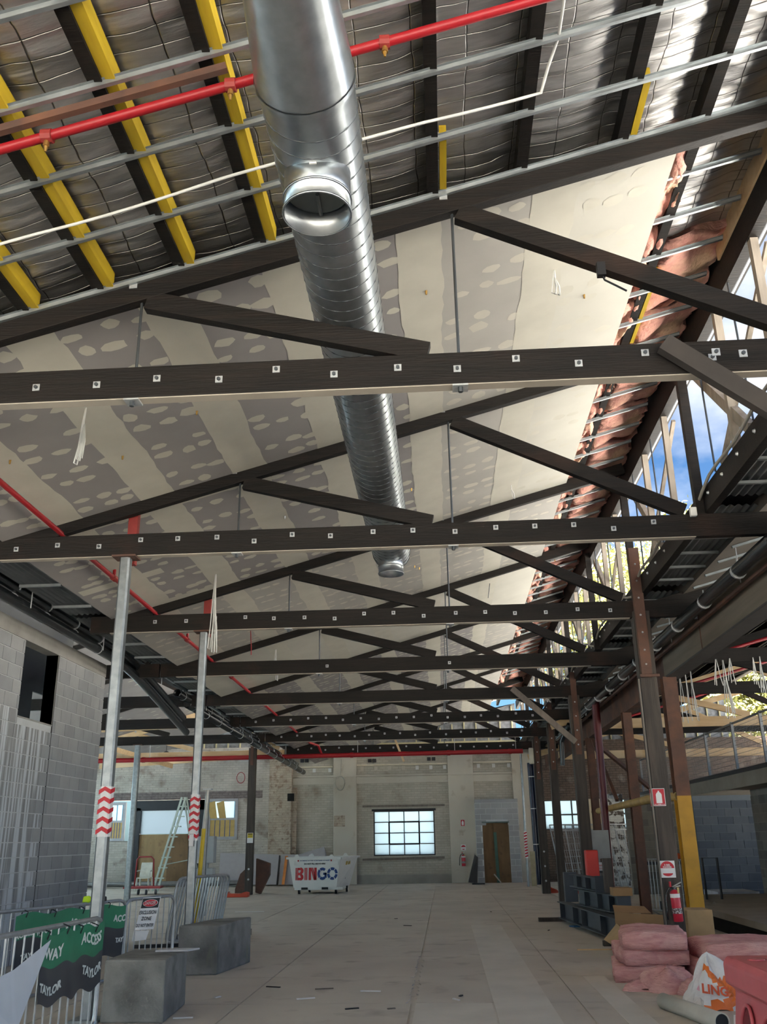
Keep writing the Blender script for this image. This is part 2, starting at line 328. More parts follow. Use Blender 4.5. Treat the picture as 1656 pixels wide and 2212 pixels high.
# gable infill above the wall: foil faced bulk insulation between pale studs
GINS = mat('grey_foil_infill', (.30, .31, .33), .5, .35, var=.45, scale=7, bump=.5, bscale=12)
STUD = mat('pale_stud', (.62, .56, .34), .7, var=.15)
gm = MB(); gm.prism([V(-5.0, YW+.22, 5.05), V(2.9, YW+.22, 5.05), V(2.9, YW+.22, 6.55), V(-5.0, YW+.22, 4.40)][:4], (0, .05, 0))
gable = struct(gm.build('wall_gable', GINS))
b = MB(); b.box(-5.0, 3.3, YW+.1, YW+.22, 5.05, 5.12); b.build('gable_plate', STUD, gable)
for k in range(16):
    x = -4.3+k*.47; zt = RZ(x, YW)-.15
    if zt > 5.3: b = MB(); b.box(x-.022, x+.022, YW+.13, YW+.22, 5.12, zt); b.build('stud', STUD, gable)
gm = MB(); gm.prism([V(-13.2, YW+.22, 5.05), V(-5.15, YW+.22, 5.05), V(-5.15, YW+.22, 6.5), V(-13.2, YW+.22, 4.6)], (0, .05, 0)); g2 = struct(gm.build('wall_gable_left', GINS))
for k in range(15):
    x = -12.3+k*.48; zt = RZ(x+8.05, YW)-.15
    if zt > 5.2: b = MB(); b.box(x-.022, x+.022, YW+.13, YW+.22, 5.05, zt); b.build('stud', STUD, g2)
gm = MB(); gm.prism([V(3.4, YW+.22, 5.05), V(11, YW+.22, 5.05), V(11, YW+.22, 6.6), V(3.4, YW+.22, 4.55)], (0, .05, 0)); g3 = struct(gm.build('wall_gable_right', GINS))
for k in range(16):
    x = 3.7+k*.47; zt = RZ(x-8.05, YW)-.15
    b = MB(); b.box(x-.022, x+.022, YW+.13, YW+.22, 5.05, max(zt, 5.1)); b.build('stud', STUD, g3)
# ---- end wall window (steel sash, 4 x 4 panes, opening light in the middle)
FROST = bpy.data.materials.new('frosted_glass'); FROST.use_nodes = True
t = FROST.node_tree; t.nodes.clear(); o_ = N(t, 'ShaderNodeOutputMaterial'); tr = N(t, 'ShaderNodeBsdfTranslucent'); gl = N(t, 'ShaderNodeBsdfGlossy'); ms = N(t, 'ShaderNodeMixShader')
tr.inputs[0].default_value = (.52, .62, .68, 1); gl.inputs[1].default_value = .25; ms.inputs[0].default_value = .06
t.links.new(tr.outputs[0], ms.inputs[1]); t.links.new(gl.outputs[0], ms.inputs[2]); t.links.new(ms.outputs[0], o_.inputs[0])
SASH = mat('black_steel_sash', (.012, .014, .018), .45, .2, var=.2)
def sash(name, x0, x1, z0, z1, nx, nz, y, framem, glassm, vent=None, bar=.03):
    f = MB(); f.box(x0-.03, x1+.03, y-.03, y+.04, z0-.03, z0+.02); f.box(x0-.03, x1+.03, y-.03, y+.04, z1-.02, z1+.03); f.box(x0-.03, x0+.02, y-.03, y+.04, z0, z1); f.box(x1-.02, x1+.03, y-.03, y+.04, z0, z1)
    o = struct(f.build(name, framem))
    for i in range(1, nx): xx = x0+(x1-x0)*i/nx; b = MB(); b.box(xx-bar/2, xx+bar/2, y-.025, y+.02, z0, z1); b.build('glazing_bar', framem, o)
    for j in range(1, nz): zz = z0+(z1-z0)*j/nz; b = MB(); b.box(x0, x1, y-.022, y+.02, zz-bar/2, zz+bar/2); b.build('glazing_bar', framem, o)
    for i in range(nx):
        for j in range(nz):
            b = MB(); b.box(x0+(x1-x0)*i/nx, x0+(x1-x0)*(i+1)/nx, y-.003, y+.003, z0+(z1-z0)*j/nz, z0+(z1-z0)*(j+1)/nz); b.build('pane', glassm, o)
    return o
win = sash('window_1', -2.70, -.42, 1.0, 2.57, 4, 4, REC+.05, SASH, FROST)
b = MB(); ax, bx_, az, bz = -2.13, -.99, 1.39, 2.18
for q in ((ax, bx_, az-.03, az+.03), (ax, bx_, bz-.03, bz+.03), (ax-.03, ax+.03, az, bz), (bx_-.03, bx_+.03, az, bz)): b.box(q[0], q[1], REC-.01, REC+.03, q[2], q[3])
b.build('vent_sash', SASH, win)
b = MB(); b.box(-2.78, -.34, REC-.06, REC+.05, 2.58, 2.65); b.build('head_flashing', SASH, win)
win2 = sash('window_2', 3.68, 7.0, 1.82, 2.85, 6, 2, YW+.12, mat('dark_window_timber', (.05, .045, .04), .6), FROST, bar=.05)
# ================================================================== roofs
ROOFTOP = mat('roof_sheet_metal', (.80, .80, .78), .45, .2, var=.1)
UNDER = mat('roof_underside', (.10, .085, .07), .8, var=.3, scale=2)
def roof_sheet(name, x0, x1, off, y0, y1, z=.30, m=ROOFTOP):
    b = MB(); P = lambda x, y, dz: V(x, y, RZ(x-off, y)+dz)
    b.add([P(x0,y0,z), P(x1,y0,z), P(x1,y1,z), P(x0,y1,z), P(x0,y0,z+.05), P(x1,y0,z+.05), P(x1,y1,z+.05), P(x0,y1,z+.05)], [(0,3,2,1),(4,5,6,7),(0,1,5,4),(1,2,6,5),(2,3,7,6),(3,0,4,7)])
    return struct(b.build(name, m))
roof_sheet('roof', -5.05, 3.0, 0, -8.5, YW+.6)
roof_sheet('roof_left', -13.1, -5.15, -8.05, -8.5, YW+.6)
roof_sheet('roof_right', 3.55, 10.9, 8.05, -8.5, YW+.6)
# ---- foil faced blanket over the first bay and along the open strip
def foil(name, x0, x1, y0, y1, nx, ny):
    b = MB()
    def fn(u, v):
        x, y = x0+(x1-x0)*u, y0+(y1-y0)*v
        q = abs(math.sin(math.pi*y/.135+.6*math.sin(x*3.1)))**.6
        sag = .035*math.sin(math.pi*((x-.14)/.655 % 1))
        wr = .005*math.sin(y*34+3*math.sin(x*4.1)+2*math.sin(x*1.3+y*3))+.004*math.sin(x*7+y*11)
        return V(x, y, RZ(x, y)+.20-sag-.010*q+wr)
    b.grid(fn, nx, ny); return b.build(name, FOIL, smooth=True)
tag(foil('foil_blanket', -4.2, 2.95, 2.5, 6.05, 240, 170), 'silver foil-faced roof blanket sagging between yellow and dark purlins', 'insulation')
tag(foil('foil_blanket', 2.25, 2.95, 6.06, 7.75, 40, 90), 'bright silver foil strip beside the plasterboard edge near the ridge', 'insulation')
# ---- purlins
PX = [-4.25, -3.6, -2.97, -2.41, -1.8, -1.18, -.5, .14, .83, 1.62, 2.27]
PN = ['lowest far left', 'second lowest left', 'left', 'second left', 'third left', 'fourth left, beside the big duct', 'hidden behind the big duct', 'right of the big duct', 'middle right', 'with a short yellow tip on the right', 'running on past the plasterboard edge']
for i, x in enumerate(PX):
    y1 = YW if i == 10 else 6.02
    t_ = thing('roof_purlin', (x, 2.6, RZ(x, 2.6)), 'dark timber roof purlin %s' % PN[i], 'purlin', 'roof purlins')
    b = MB(); b.beam((x-.06, 2.55, RZ(x-.06, 2.55)+.09), (x-.06, y1, RZ(x-.06, y1)+.09), .085, .17); b.build('purlin_timber', DARKW, t_)
    if i <= 6: ya, yb, wd = 2.55, 5.78, .072
    elif i in (7, 9): ya, yb, wd = 5.22, 5.75, .05
    elif i == 10: ya, yb, wd = 7.9, 9.2, .04
    else: continue
    b = MB(); b.beam((x+.02, ya, RZ(x+.02, ya)+.06), (x+.02, yb, RZ(x+.02, yb)+.06), wd, .12); b.build('packing_strip', YELLOW, t_, label='yellow timber strip')
# ---- furring channels (ceiling battens) running up the slope
def furring(x0, x1, y, label, group=None, name='furring_channel', dz=-.012):
    b = MB(); P = lambda x, yy, z: V(x, yy, RZ(x, y)+dz+z)
    sec = [(-.034, .02), (-.034, .018), (-.016, .018), (-.013, -.012), (.013, -.012), (.016, .018), (.034, .018), (.034, .02), (.017, .020), (.014, -.010), (-.014, -.010), (-.017, .020)]
    a = [P(x0, y+s, z) for s, z in sec]; c = [P(x1, y+s, z) for s, z in sec]; n = len(sec)
    b.add(a+c, [(i, (i+1) % n, (i+1) % n+n, i+n) for i in range(n)]+[tuple(range(n)), tuple(reversed(range(n, 2*n)))])
    return tag(b.build(name, FURR), label, 'metal batten', group)
furring(-3.5, -.7, 3.47, 'galvanised ceiling batten at the top left corner'); furring(-3.5, 2.9, 4.02, 'galvanised ceiling batten just beyond the red ceiling pipe')
b = MB(); b.beam((-3.2, 4.10, RZ(-3.2, 4)-.05), (-1.12, 4.10, RZ(-1.12, 4)-.05), .04, .05); tag(b.build('steel_angle', RUST), 'short rusty angle beside the second ceiling batten', 'steel angle')
furring(-3.5, 2.9, 4.6, 'galvanised ceiling batten between red pipe and white cable'); furring(-3.5, 2.9, 5.2, 'galvanised ceiling batten beyond the white cable')
furring(-4.2, 2.9, 5.79, 'galvanised ceiling batten lying along the nearest rafter')
y = 6.4
while y < 30:
    furring(2.0, 2.86, y, nth('short bright batten crossing the pink insulation strip'), 'battens across the insulation strip'); y += .58
# ---- trusses
wash_mesh = None
def washer(parent, p, s=.052, ny=-1):
    b = MB(); b.box(p[0]-s/2, p[0]+s/2, p[1]-.006 if ny < 0 else p[1], p[1] if ny < 0 else p[1]+.006, p[2]-s/2, p[2]+s/2)
    o = b.build('washer', WASH, parent)
    c = MB(); c.cyl((p[0], p[1]-.006, p[2]), (p[0], p[1]-.022, p[2]), s*.26, n=6); c.build('nut', NUT, o)
def truss(k, ox=0., m=DARKW, label='', bolts=True, xl=-5.12, xr=3.95, rods=True, soffit=True, rafter=True, diags=(1, 1), group='sawtooth roof trusses', name='roof_truss', yy=None, dz0=0):
    y = TY[k] if yy is None else yy; sx = dxr(y)+ox; dz = dzr(y)+dz0; zb = 4.585+dz
    t_ = thing(name, (sx, y, zb), label, 'truss', group)
    b = MB(); b.box(xl+sx, xr+sx, y-.05, y+.05, zb, zb+.25); b.build('bottom_chord', m, t_, bevel=.006)
    if soffit: b = MB(); b.box(xl+.3+sx, min(xr, 3.0)+sx-.2, y-.045, y+.045, zb-.008, zb+.002); b.build('soffit_strip', PALEW, t_)
    if rafter:
        b = MB(); c = lambda x: (x+sx, y, RZ(x, 5.85)+dz-.085)
        b.beam(c(-5.1), c(2.95), .09, .175); b.build('rafter', m, t_, bevel=.005)
        n1, n2 = -2.15, .22; lo = lambda x: RZ(x, 5.85)-.15+dz
        if diags[0]: b = MB(); b.beam((n1+.05+sx, y, lo(n1)-.02), (.0+sx, y, 4.86+dz), .085, .15); b.build('diagonal_strut', m, t_)
        if diags[1]: b = MB(); b.beam((n2+.05+sx, y, lo(n2)-.02), (2.72+sx, y, 4.88+dz), .085, .15); b.build('diagonal_strut', m, t_)
        for n_ in (n1, n2):
            if rods:
                b = MB(); b.cyl((n_+sx, y-.0, zb-.03), (n_+sx, y-.0, lo(n_)), .011, n=8); b.build('tie_rod', NUT, t_)
                b = MB(); b.box(n_+sx-.055, n_+sx+.055, y-.062, y+.05, zb-.02, zb-.008); b.build('rod_plate', WASH, t_)
                b = MB(); b.cyl((n_+sx, y-.03, zb-.06), (n_+sx, y-.03, zb-.015), .018, n=6); b.build('nut', NUT, t_)
            b = MB(); b.box(n_+sx-.03-.06, n_+sx+.03-.06, y-.052, y-.045, RZ(n_, 5.85)+dz-.07, RZ(n_, 5.85)+dz-.01); b.build('bracket_plate', WASH, t_)
    if bolts:
        x = xl+.35+rnd.uniform(0, .2)
        while x < 2.75:
            washer(t_, (x+sx, y-.05, zb+.145+.03*rnd.choice((-1, 0, 1)))); x += .445+rnd.uniform(-.03, .03)
    return t_
TR = []
for k in range(8):
    TR.append(truss(k, label='%s dark-stained timber sawtooth truss spanning the hall' % ORD[k], bolts=k not in (3, 4)))
for x in (-2.0, .25): washer(TR[3], (x+dxr(TY[3]), TY[3]-.05, 4.585+dzr(TY[3])+.12))
# knee braces
kb = MB(); kb.beam(aty(1432, 742, TY[0]-.12), V(3.0, TY[0]-.12, 3.68), .075, .13); tag(kb.build('knee_brace', mat('brown_brace_timber', (.05, .042, .037), .7, var=.3, scale=4)), 'weathered raking brace bolted to the nearest truss at right', 'brace')
for x, z in ((1.98, 4.68), (2.16, 4.66)): washer(TR[0], (x, TY[0]-.16, z), .055)
kb = MB(); kb.beam(aty(1105, 1487, TY[4]-.1), aty(1243, 1603, TY[4]-.1), .08, .12); tag(kb.build('knee_brace', GREYW), 'weathered raking brace under the fifth truss beside the right posts', 'brace')
# neighbouring bays
for k in (3, 4, 5, 6, 7):
    truss(k, -8.05, label='%s truss seen over the left bay beyond the block wall' % ORD[k], bolts=False, rods=False, soffit=False, xr=2.9, diags=(k != 5, 1), group='left bay trusses', m=PINE if k == 7 else DARKW, dz0=-.1 if k == 7 else 0)
for k in (2, 3, 4, 5, 6, 7):
    truss(k, 8.05, label='%s truss of the right bay above the mezzanine' % ORD[k], bolts=False, rods=False, soffit=False, xl=-4.1, xr=6.5, diags=(1, 1), group='right bay trusses', m=PINE if k in (5, 7) else DARKW, dz0={5: -.2, 7: -.35}.get(k, 0), yy={5: 24.5}.get(k))
# ---- plasterboard ceiling (sheets, taped joints, filler patches)
BO = -.042
SEAL_LIT = mat('plasterboard_part_skimmed_lit', (.425, .405, .37), .85, var=.10, scale=2, spec=.2)  # part-skimmed bay; elsewhere a step of clerestory brightness in the board colour
ceil_b = MB(); ceil_b.beam(V(-1.4, 5.9, RZ(-1.4, 5.9)+.02), V(-1.4, YW, RZ(-1.4, YW)+.02), .06, .03)
ceiling = struct(ceil_b.build('ceiling', FURR))
EX = [-4.82, -4.10, -3.08, -2.05, -1.08, -.03, 1.08, 2.06]
def slope_quad(b, x0, x1, y0, y1, d, th):
    P = lambda x, y, dz: V(x, y, RZ(x, y)+dz)
    b.add([P(x0,y0,d), P(x1,y0,d), P(x1,y1,d), P(x0,y1,d), P(x0,y0,d+th), P(x1,y0,d+th), P(x1,y1,d+th), P(x0,y1,d+th)], [(0,3,2,1),(4,5,6,7),(0,1,5,4),(1,2,6,5),(2,3,7,6),(3,0,4,7)])
pb = MB()
bays = [(TY[k]+.05, (TY[k+1]-.05) if k < 7 else YW+.15) for k in range(8)]
for kb_, (y0, y1) in enumerate(bays):
    sx = dxr((y0+y1)/2)
    for i in range(7):
        b = MB(); slope_quad(b, EX[i]+sx+.002, EX[i+1]+sx-.002, y0, y1, BO, .012); b.build('plasterboard', SKIM_LIT if kb_ == 3 or (i == 6 and kb_ < 2) else (SEAL_LIT if kb_ == 2 or (i == 5 and kb_ < 2) or i == 6 else PBOARD), ceiling)  # right columns paler: light from the clerestory worked into the colour
    for i in range(1, 7):
        x = EX[i]+sx; w0 = .19 if kb_ < 2 else .17; n = 26
        L = [(x-w0+rnd.uniform(-.012, .012)+.007*math.sin(j*.7+i), y0+(y1-y0)*j/n) for j in range(n+1)]
        R_ = [(x+w0+rnd.uniform(-.012, .012)+.007*math.sin(j*.55+2*i), y0+(y1-y0)*j/n) for j in range(n+1)]
        P = lambda q: V(q[0], q[1], RZ(*q)+BO-.0022)
        b = MB(); vs = [P(q) for q in L]+[P(q) for q in R_]
        b.add(vs, [(j, j+1, j+n+2, j+n+1) for j in range(n)]); b.build('joint_tape', TAPE, ceiling)
    if kb_ == 3: continue
    y = y0+.28
    row = 0
    while y < y1-.1:
        for i in range(7):
            for fx in (.30, .53, .76) if kb_ < 2 else (.26, .44, .62, .8):
                if rnd.random() < .12: continue
                cx = EX[i]+sx+(EX[i+1]-EX[i])*fx+rnd.uniform(-.05, .05); cy = y+rnd.uniform(-.04, .04); n = 9
                ax_, ay = (rnd.uniform(.065, .105), rnd.uniform(.05, .08)) if kb_ < 2 else (rnd.uniform(.055, .09), rnd.uniform(.035, .055))
                vs = []
                for j in range(n):
                    a = 2*math.pi*j/n; r = rnd.uniform(.78, 1.16); q = (cx+ax_*r*math.cos(a), cy+ay*r*math.sin(a)); vs.append(V(q[0], q[1], RZ(*q)+BO-.002))
                pb.add(vs, [tuple(range(n))])
        y += .25 if row % 2 == 0 else .46; row += 1
pb.build('filler_patch', TAPE, ceiling)['kind'] = 'stuff'
for (x0, x1, y) in ((-4.1, -2.3, 9.62), (-4.8, -3.7, 11.6), (-4.1, -3.1, 12.9)):
    b = MB(); slope_quad(b, x0, x1, y, y+.2, BO-.0024, .001); b.build('joint_tape', TAPE, ceiling)
# left bay lining
b = MB(); P = lambda x, y, d: V(x, y, RZ(x+8.05, y)+d)
b.add([P(-13, 14, -.05), P(-5.4, 14, -.05), P(-5.4, YW, -.05), P(-13, YW, -.05), P(-13, 14, -.03), P(-5.4, 14, -.03), P(-5.4, YW, -.03), P(-13, YW, -.03)], [(0,3,2,1),(4,5,6,7),(0,1,5,4),(1,2,6,5),(2,3,7,6),(3,0,4,7)])
struct(b.build('ceiling_left', PBOARD)); lb = MB()
for i in range(9):
    for j in range(36):
        cx, cy = -12.5+i*.8+rnd.uniform(-.1, .1), 16+j*.55; n = 7
        lb.add([P(cx+.1*math.cos(2*math.pi*a/n), cy+.045*math.sin(2*math.pi*a/n), -.052) for a in range(n)], [tuple(range(n))])
lb.build('filler_patch', TAPE, bpy.data.objects['ceiling_left'])['kind'] = 'stuff'
# right bay: bare rafters' lining boards
b = MB(); P = lambda x, y, d: V(x, y, RZ(x-8.05, y)+d)
b.add([P(4.4, -9, .2), P(10.8, -9, .2), P(10.8, YW, .2), P(4.4, YW, .2), P(4.4, -9, .22), P(10.8, -9, .22), P(10.8, YW, .22), P(4.4, YW, .22)], [(0,3,2,1),(4,5,6,7),(0,1,5,4),(1,2,6,5),(2,3,7,6),(3,0,4,7)])
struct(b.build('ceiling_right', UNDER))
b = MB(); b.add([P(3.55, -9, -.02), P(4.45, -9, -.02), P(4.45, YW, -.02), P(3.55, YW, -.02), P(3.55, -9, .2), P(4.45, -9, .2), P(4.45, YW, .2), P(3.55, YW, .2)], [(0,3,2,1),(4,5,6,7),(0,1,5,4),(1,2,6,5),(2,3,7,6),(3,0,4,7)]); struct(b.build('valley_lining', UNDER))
b = MB(); b.box(3.03, 3.72, -9, YW, 5.02, 5.12); struct(b.build('valley_gutter', DGREY))
b = MB(); b.box(-6.1, -4.86, -9, YW, 4.92, 4.98); struct(b.build('valley_gutter_left', DGREY))
b = MB(); b.box(-14.8, -14.5, -6, YW+.35, 0, 1.6); b.box(-14.8, -14.5, -6, YW+.35, 4.0, 5.2); [b.box(-14.8, -14.5, y_, y_+1.0, 1.6, 4.0) for y_ in (-6, 3, 9.5, 16, 22.5, 29, 35.6)]; struct(b.build('wall_left_added', BRICKD))  # unseen outer wall, added to keep direct sun out of the left bay
for i_, (y0_, y1_) in enumerate(((-5, 3), (4, 9.5), (10.5, 16), (17, 22.5), (23.5, 29), (30, 35.6))): b = MB(); b.box(-14.66, -14.64, y0_, y1_, 1.6, 4.0); struct(b.build('window_%d' % (5+i_), FROST))  # unseen frosted windows, added to bring light to the back of the hall
b = MB(); b.add([V(-14.8, -9, 4.62), V(-13.0, -9, 5.15), V(-13.0, YW, 4.85), V(-14.8, YW, 4.35), V(-14.8, -9, 4.67), V(-13.0, -9, 5.2), V(-13.0, YW, 4.9), V(-14.8, YW, 4.4)], [(0,3,2,1),(4,5,6,7),(0,1,5,4),(1,2,6,5),(2,3,7,6),(3,0,4,7)]); struct(b.build('roof_left_added', UNDER))  # unseen roof strip, added to shut the sun out beside that wall
for i, x in enumerate((4.9, 5.7, 6.5, 7.3, 8.1, 8.9, 9.7)):
    b = MB(); b.beam(P(x, 12.5, .1), P(x, YW, .1), .06, .16); tag(b.build('roof_purlin', DARKW), '%s dark purlin from the left under the bare right bay roof' % ordw(i+1), 'purlin', 'right bay purlins')
# ---- pink batts in the open strip
def batt_mesh(seed, lx, ly, th):
    r = random.Random(seed); nx, ny = 9, 22; b = MB()
    ph = [r.uniform(0, 6) for _ in range(6)]
    def h(u, v):
        e = min(u, 1-u, v*1.5, (1-v)*1.5); edge = min(1, e/.10)
        return .028*math.sin(7*v+ph[0]+2*math.sin(5*u+ph[1]))+.02*math.sin(15*v+ph[2]+3*u)+.012*r.uniform(-1, 1)+(.05*(1-edge))
    rag = [r.uniform(-.05, .05) for _ in range(ny+1)]; rag2 = [r.uniform(-.04, .04) for _ in range(ny+1)]
    def bot(u, v):
        j = round(v*ny); x = -lx/2+(lx)*u+(rag[j] if u > .99 else 0)+(rag2[j] if u < .01 else 0)
        return V(x, v*ly+(.03*math.sin(9*u+ph[3])), h(u, v)+.277*x)
    b.grid(bot, nx, ny)
    def top(u, v): p = bot(u, v); return V(p.x, p.y, .277*p.x+th)
    b.grid(top, nx, ny); o2 = (nx+1)*(ny+1)
    for j in range(ny): b.f.append((j, j+1, o2+j+1, o2+j)); a = nx*(ny+1); b.f.append((a+j, a+j+1, o2+a+j+1, o2+a+j))
    for i in range(nx): a = i*(ny+1); b.f.append((a, a+ny+1, o2+a+ny+1, o2+a)); c = a+ny; b.f.append((c, c+ny+1, o2+c+ny+1, o2+c))
    m = b.mesh('pink_batt'); m.materials.append(PINK)
    for p in m.polygons: p.use_smooth = True
    return m
bl = [batt_mesh(s, .24, 1.13, .14) for s in (1, 2, 3)]; br_ = [batt_mesh(s, .66, 1.17, .16) for s in (4, 5, 6, 7)]
y = 6.05; i = 0
while y < 34:
    x = 2.13+dxr(y)*.6
    o = inst(bl[i % 3], 'insulation_batt', None, (x, y, RZ(x, y)+.02+.277*0), (0, 0, rnd.uniform(-.03, .03))); tag(o, nth('ragged pink batt poking out beside the plasterboard edge'), 'insulation', 'pink batts along the plasterboard edge'); i += 1; y += 1.16
y = 7.5; i = 0
while y < 34:
    x = 2.62; o = inst(br_[i % 4], 'insulation_batt', None, (x, y, RZ(x, y)+.05+rnd.uniform(-.02, .03)), (rnd.uniform(-.03, .03), 0, rnd.uniform(-.05, .05))); tag(o, nth('orange-pink batt hung between the last purlin and the ridge'), 'insulation', 'pink batts below the ridge'); i += 1; y += 1.2
# ================================================================== ridge, clerestory framing, valley
GX = 2.95
def along(x, z0off, z1off, y0, y1, wd, m, name, label, cat, base=None):
    b = MB(); f = base or (lambda y: RZ(GX, y)); zc = lambda y: f(y)+(z0off+z1off)/2
    b.beam((x, y0, zc(y0)), (x, y1, zc(y1)), wd, z1off-z0off); return tag(b.build(name, m), label, cat)
along(2.97, -.36, -.06, -4, YW, .10, DARKW, 'ridge_beam', 'dark timber ridge beam along the top of the clerestory', 'beam')
RAIL = mat('grey_flashing', (.22, .23, .24), .45, .5, var=.2)
b = MB(); b.tube([(3.12, y, RZ(GX, y)-.16) for y in (2.55, YW)], .045, 10); tag(b.build('flashing_roll', RAIL, smooth=True), 'rounded grey metal flashing outside the ridge beam', 'flashing')
along(3.0, -.06, .30, -4, YW, .03, DARKW, 'ridge_closer', 'dark closer board between ridge beam and roof sheet', 'board')
along(3.20, -.10, .02, 2.55, YW, .06, DARKW, 'fascia_board', 'dark fascia board outside the rounded ridge flashing', 'board')
b = MB(); b.beam((2.92, 5.9, RZ(2.92, 5.9)+.07), (2.92, 7.9, RZ(2.92, 7.9)+.07), .03, .22); tag(b.build('ridge_board', PINE), 'orange pine board behind the foil at the ridge', 'board')
vz = lambda y: 5.10+.25*dzr(y)
vb = thing('valley_beam', (2.98, 5, 4.9), 'dark valley beam with bolt heads under the clerestory opening', 'beam')
b = MB(); b.beam((2.98, 4.5, vz(4.5)-.13), (2.98, YW, vz(YW)-.13), .09, .26); b.build('timber', DARKW, vb)
y = 6.2
while y < 30:
    b = MB(); b.cyl((2.935, y, vz(y)-.10), (2.915, y, vz(y)-.10), .022, .012, n=8); b.build('bolt_head', WASH, vb); y += .52
MULL = mat('clerestory_mullion', (.33, .28, .225), .75, var=.35, scale=4, stretch=(3, 3, .6))
for k in range(9):
    y = TY[k]
    if k >= 1 and k < 8:
        b = MB(); b.beam((2.90, y+.09, vz(y)-.3), (2.88, y+.09, RZ(GX, y)-.25), .095, .10); tag(b.build('clerestory_post', DARKW), 'dark post at the right end of the %s truss' % ORD[k], 'post', 'clerestory truss posts')
    y0, y1 = (TY[k-1], y) if k else (2.6, y)
    for f, wd in ((.36, .07), (.69, .075)):
        yy = y0+(y1-y0)*f; b = MB(); b.beam((2.97, yy, vz(yy)), (2.97, yy, RZ(GX, yy)-.36), wd, .075); tag(b.build('clerestory_mullion', MULL), nth('grey weathered mullion in the open clerestory'), 'mullion', 'clerestory mullions')
    b = MB(); b.beam((2.99, y-1.5, vz(y)+.03), (2.99, y-.06, RZ(GX, y)-.46), .07, .11); tag(b.build('clerestory_brace', MULL), nth('weathered diagonal brace rising to a clerestory post'), 'brace', 'clerestory braces')
    b = MB(); b.beam((3.07, y-2.4, RZ(GX, y)-.42), (3.07, y-.35, vz(y)+.15), .045, .05); tag(b.build('clerestory_brace', MULL), nth('thin counter brace crossing the clerestory opening'), 'brace', 'thin clerestory braces')
    for f in (.52, .86):
        yy = y0+(y1-y0)*f; b = MB(); b.cyl((2.93, yy, vz(yy)), (2.94, yy+.1, RZ(GX, yy)-.2), .011, n=6); tag(b.build('clerestory_rod', NUT), nth('thin dark steel rod in the clerestory opening'), 'rod', 'clerestory rods')
# cable looping along the valley beam
pts = []
for k in range(0, 8):
    for j in range(12):
        f = j/12; y = TY[k]+3.63*f+.25
        if y > 33: break
        pts.append((2.88-.03*math.sin(f*6), y, vz(y)+.02-.22*math.exp(-((f-0)/.18)**2)-.16*math.exp(-((f-1)/.12)**2)+.03*math.sin(f*9)))
b = MB(); b.tube(pts, .018, 7); tag(b.build('conduit', mat('pale_conduit', (.42, .39, .33), .6), smooth=True), 'pale flexible conduit looping along the valley beam', 'conduit')
b = MB(); q = aty(1495, 1108, TY[1]-.1); b.box(q.x-.035, q.x+.035, q.y-.06, q.y, q.z-.05, q.z+.05); tag(b.build('junction_box', WHITEC, bevel=.01), 'small white junction box at the right end of the second truss', 'junction box')
# corrugated valley soffits
def corrugated(name, x0, x1, y0, y1, z, label, group):
    b = MB(); n = int((x1-x0)/.0125); fn = lambda u, v: V(x0+(x1-x0)*u, y0+(y1-y0)*v, z(y0+(y1-y0)*v)+.012*math.sin((x0+(x1-x0)*u)*2*math.pi/.085))
    b.grid(fn, n, 4); return tag(b.build(name, CORR, smooth=True), label, 'metal sheet', group)
for k in range(0, 7):
    corrugated('corrugated_sheet', 3.08, 3.66, TY[k]+.15, TY[k+1]-.15, lambda y: 4.97+dzr(y)*.5, 'corrugated soffit sheet right of the %s truss end' % ORD[k], 'right valley soffit sheets')
    for j in range(5):
        y = TY[k]+.5+j*.62; z = 4.94+dzr(y)*.5
        b = MB(); b.box(3.06, 3.64, y-.02, y+.02, z-.035, z-.005); tag(b.build('soffit_batten', FURR), nth('short batten under the right valley soffit'), 'metal batten', 'right valley battens')
        y += .3
        b = MB(); c = lambda x, o: (x, y, RZ(x-8.05, y)+o); b.beam(c(3.62, -.04), c(4.5, -.04), .034, .028); tag(b.build('furring_channel', FURR), nth('pale batten rising to the right beyond the valley'), 'metal batten', 'right bay battens')
    b = MB(); b.cyl((3.72, TY[k]+1.6, 4.95), (3.72, TY[k]+1.6, 4.45), .008, n=6); tag(b.build('hanger_rod', WASH), nth('thin hanger rod of the black drain pipe at right'), 'rod', 'right drain pipe hangers')
for k in range(1, 8):
    corrugated('corrugated_sheet', -5.48, -4.86, TY[k]+.1, TY[min(k+1, 8)]-.1, lambda y: 4.86+dzr(y), 'corrugated soffit sheet left of the %s truss end' % ORD[k], 'left valley soffit sheets')
    for j in range(3):
        y = TY[k]+.7+j*1.1; b = MB(); b.box(-5.46, -4.9, y-.02, y+.02, 4.80+dzr(y), 4.835+dzr(y)); tag(b.build('soffit_batten', FURR), nth('batten under the left valley soffit'), 'metal batten', 'left valley battens')
# ================================================================== right side beams and posts
def ibeam(x, y0, y1, z0, z1, fw, m, name, label):
    b = MB(); b.box(x-fw/2, x+fw/2, y0, y1, z0, z0+.018); b.box(x-fw/2, x+fw/2, y0, y1, z1-.018, z1); b.box(x-.008, x+.008, y0, y1, z0, z1); return tag(b.build(name, m), label, 'beam')
bb_ = thing('clad_beam', (3.84, 10, 4.0), 'tan boxed beam overhead at the right edge', 'beam')
b = MB(); b.box(3.73, 3.95, 4.5, 15.5, 4.02, 4.62); b.build('casing', TANBEAM, bb_, bevel=.006)
b = MB(); b.box(3.71, 3.97, 4.5, 15.5, 3.99, 4.02); b.build('bottom_flange', mat('dark_flange', (.05, .045, .042), .6), bb_)
for y in (13.1, 9.5): b = MB(); b.box(3.722, 3.735, y-.015, y+.015, 4.02, 4.62); b.build('cover_strip', RUST, bb_)
ibeam(3.84, 15.52, 35.8, 3.93, 4.5, .2, RUST, 'steel_beam', 'rusty brown steel beam running back along the right posts')
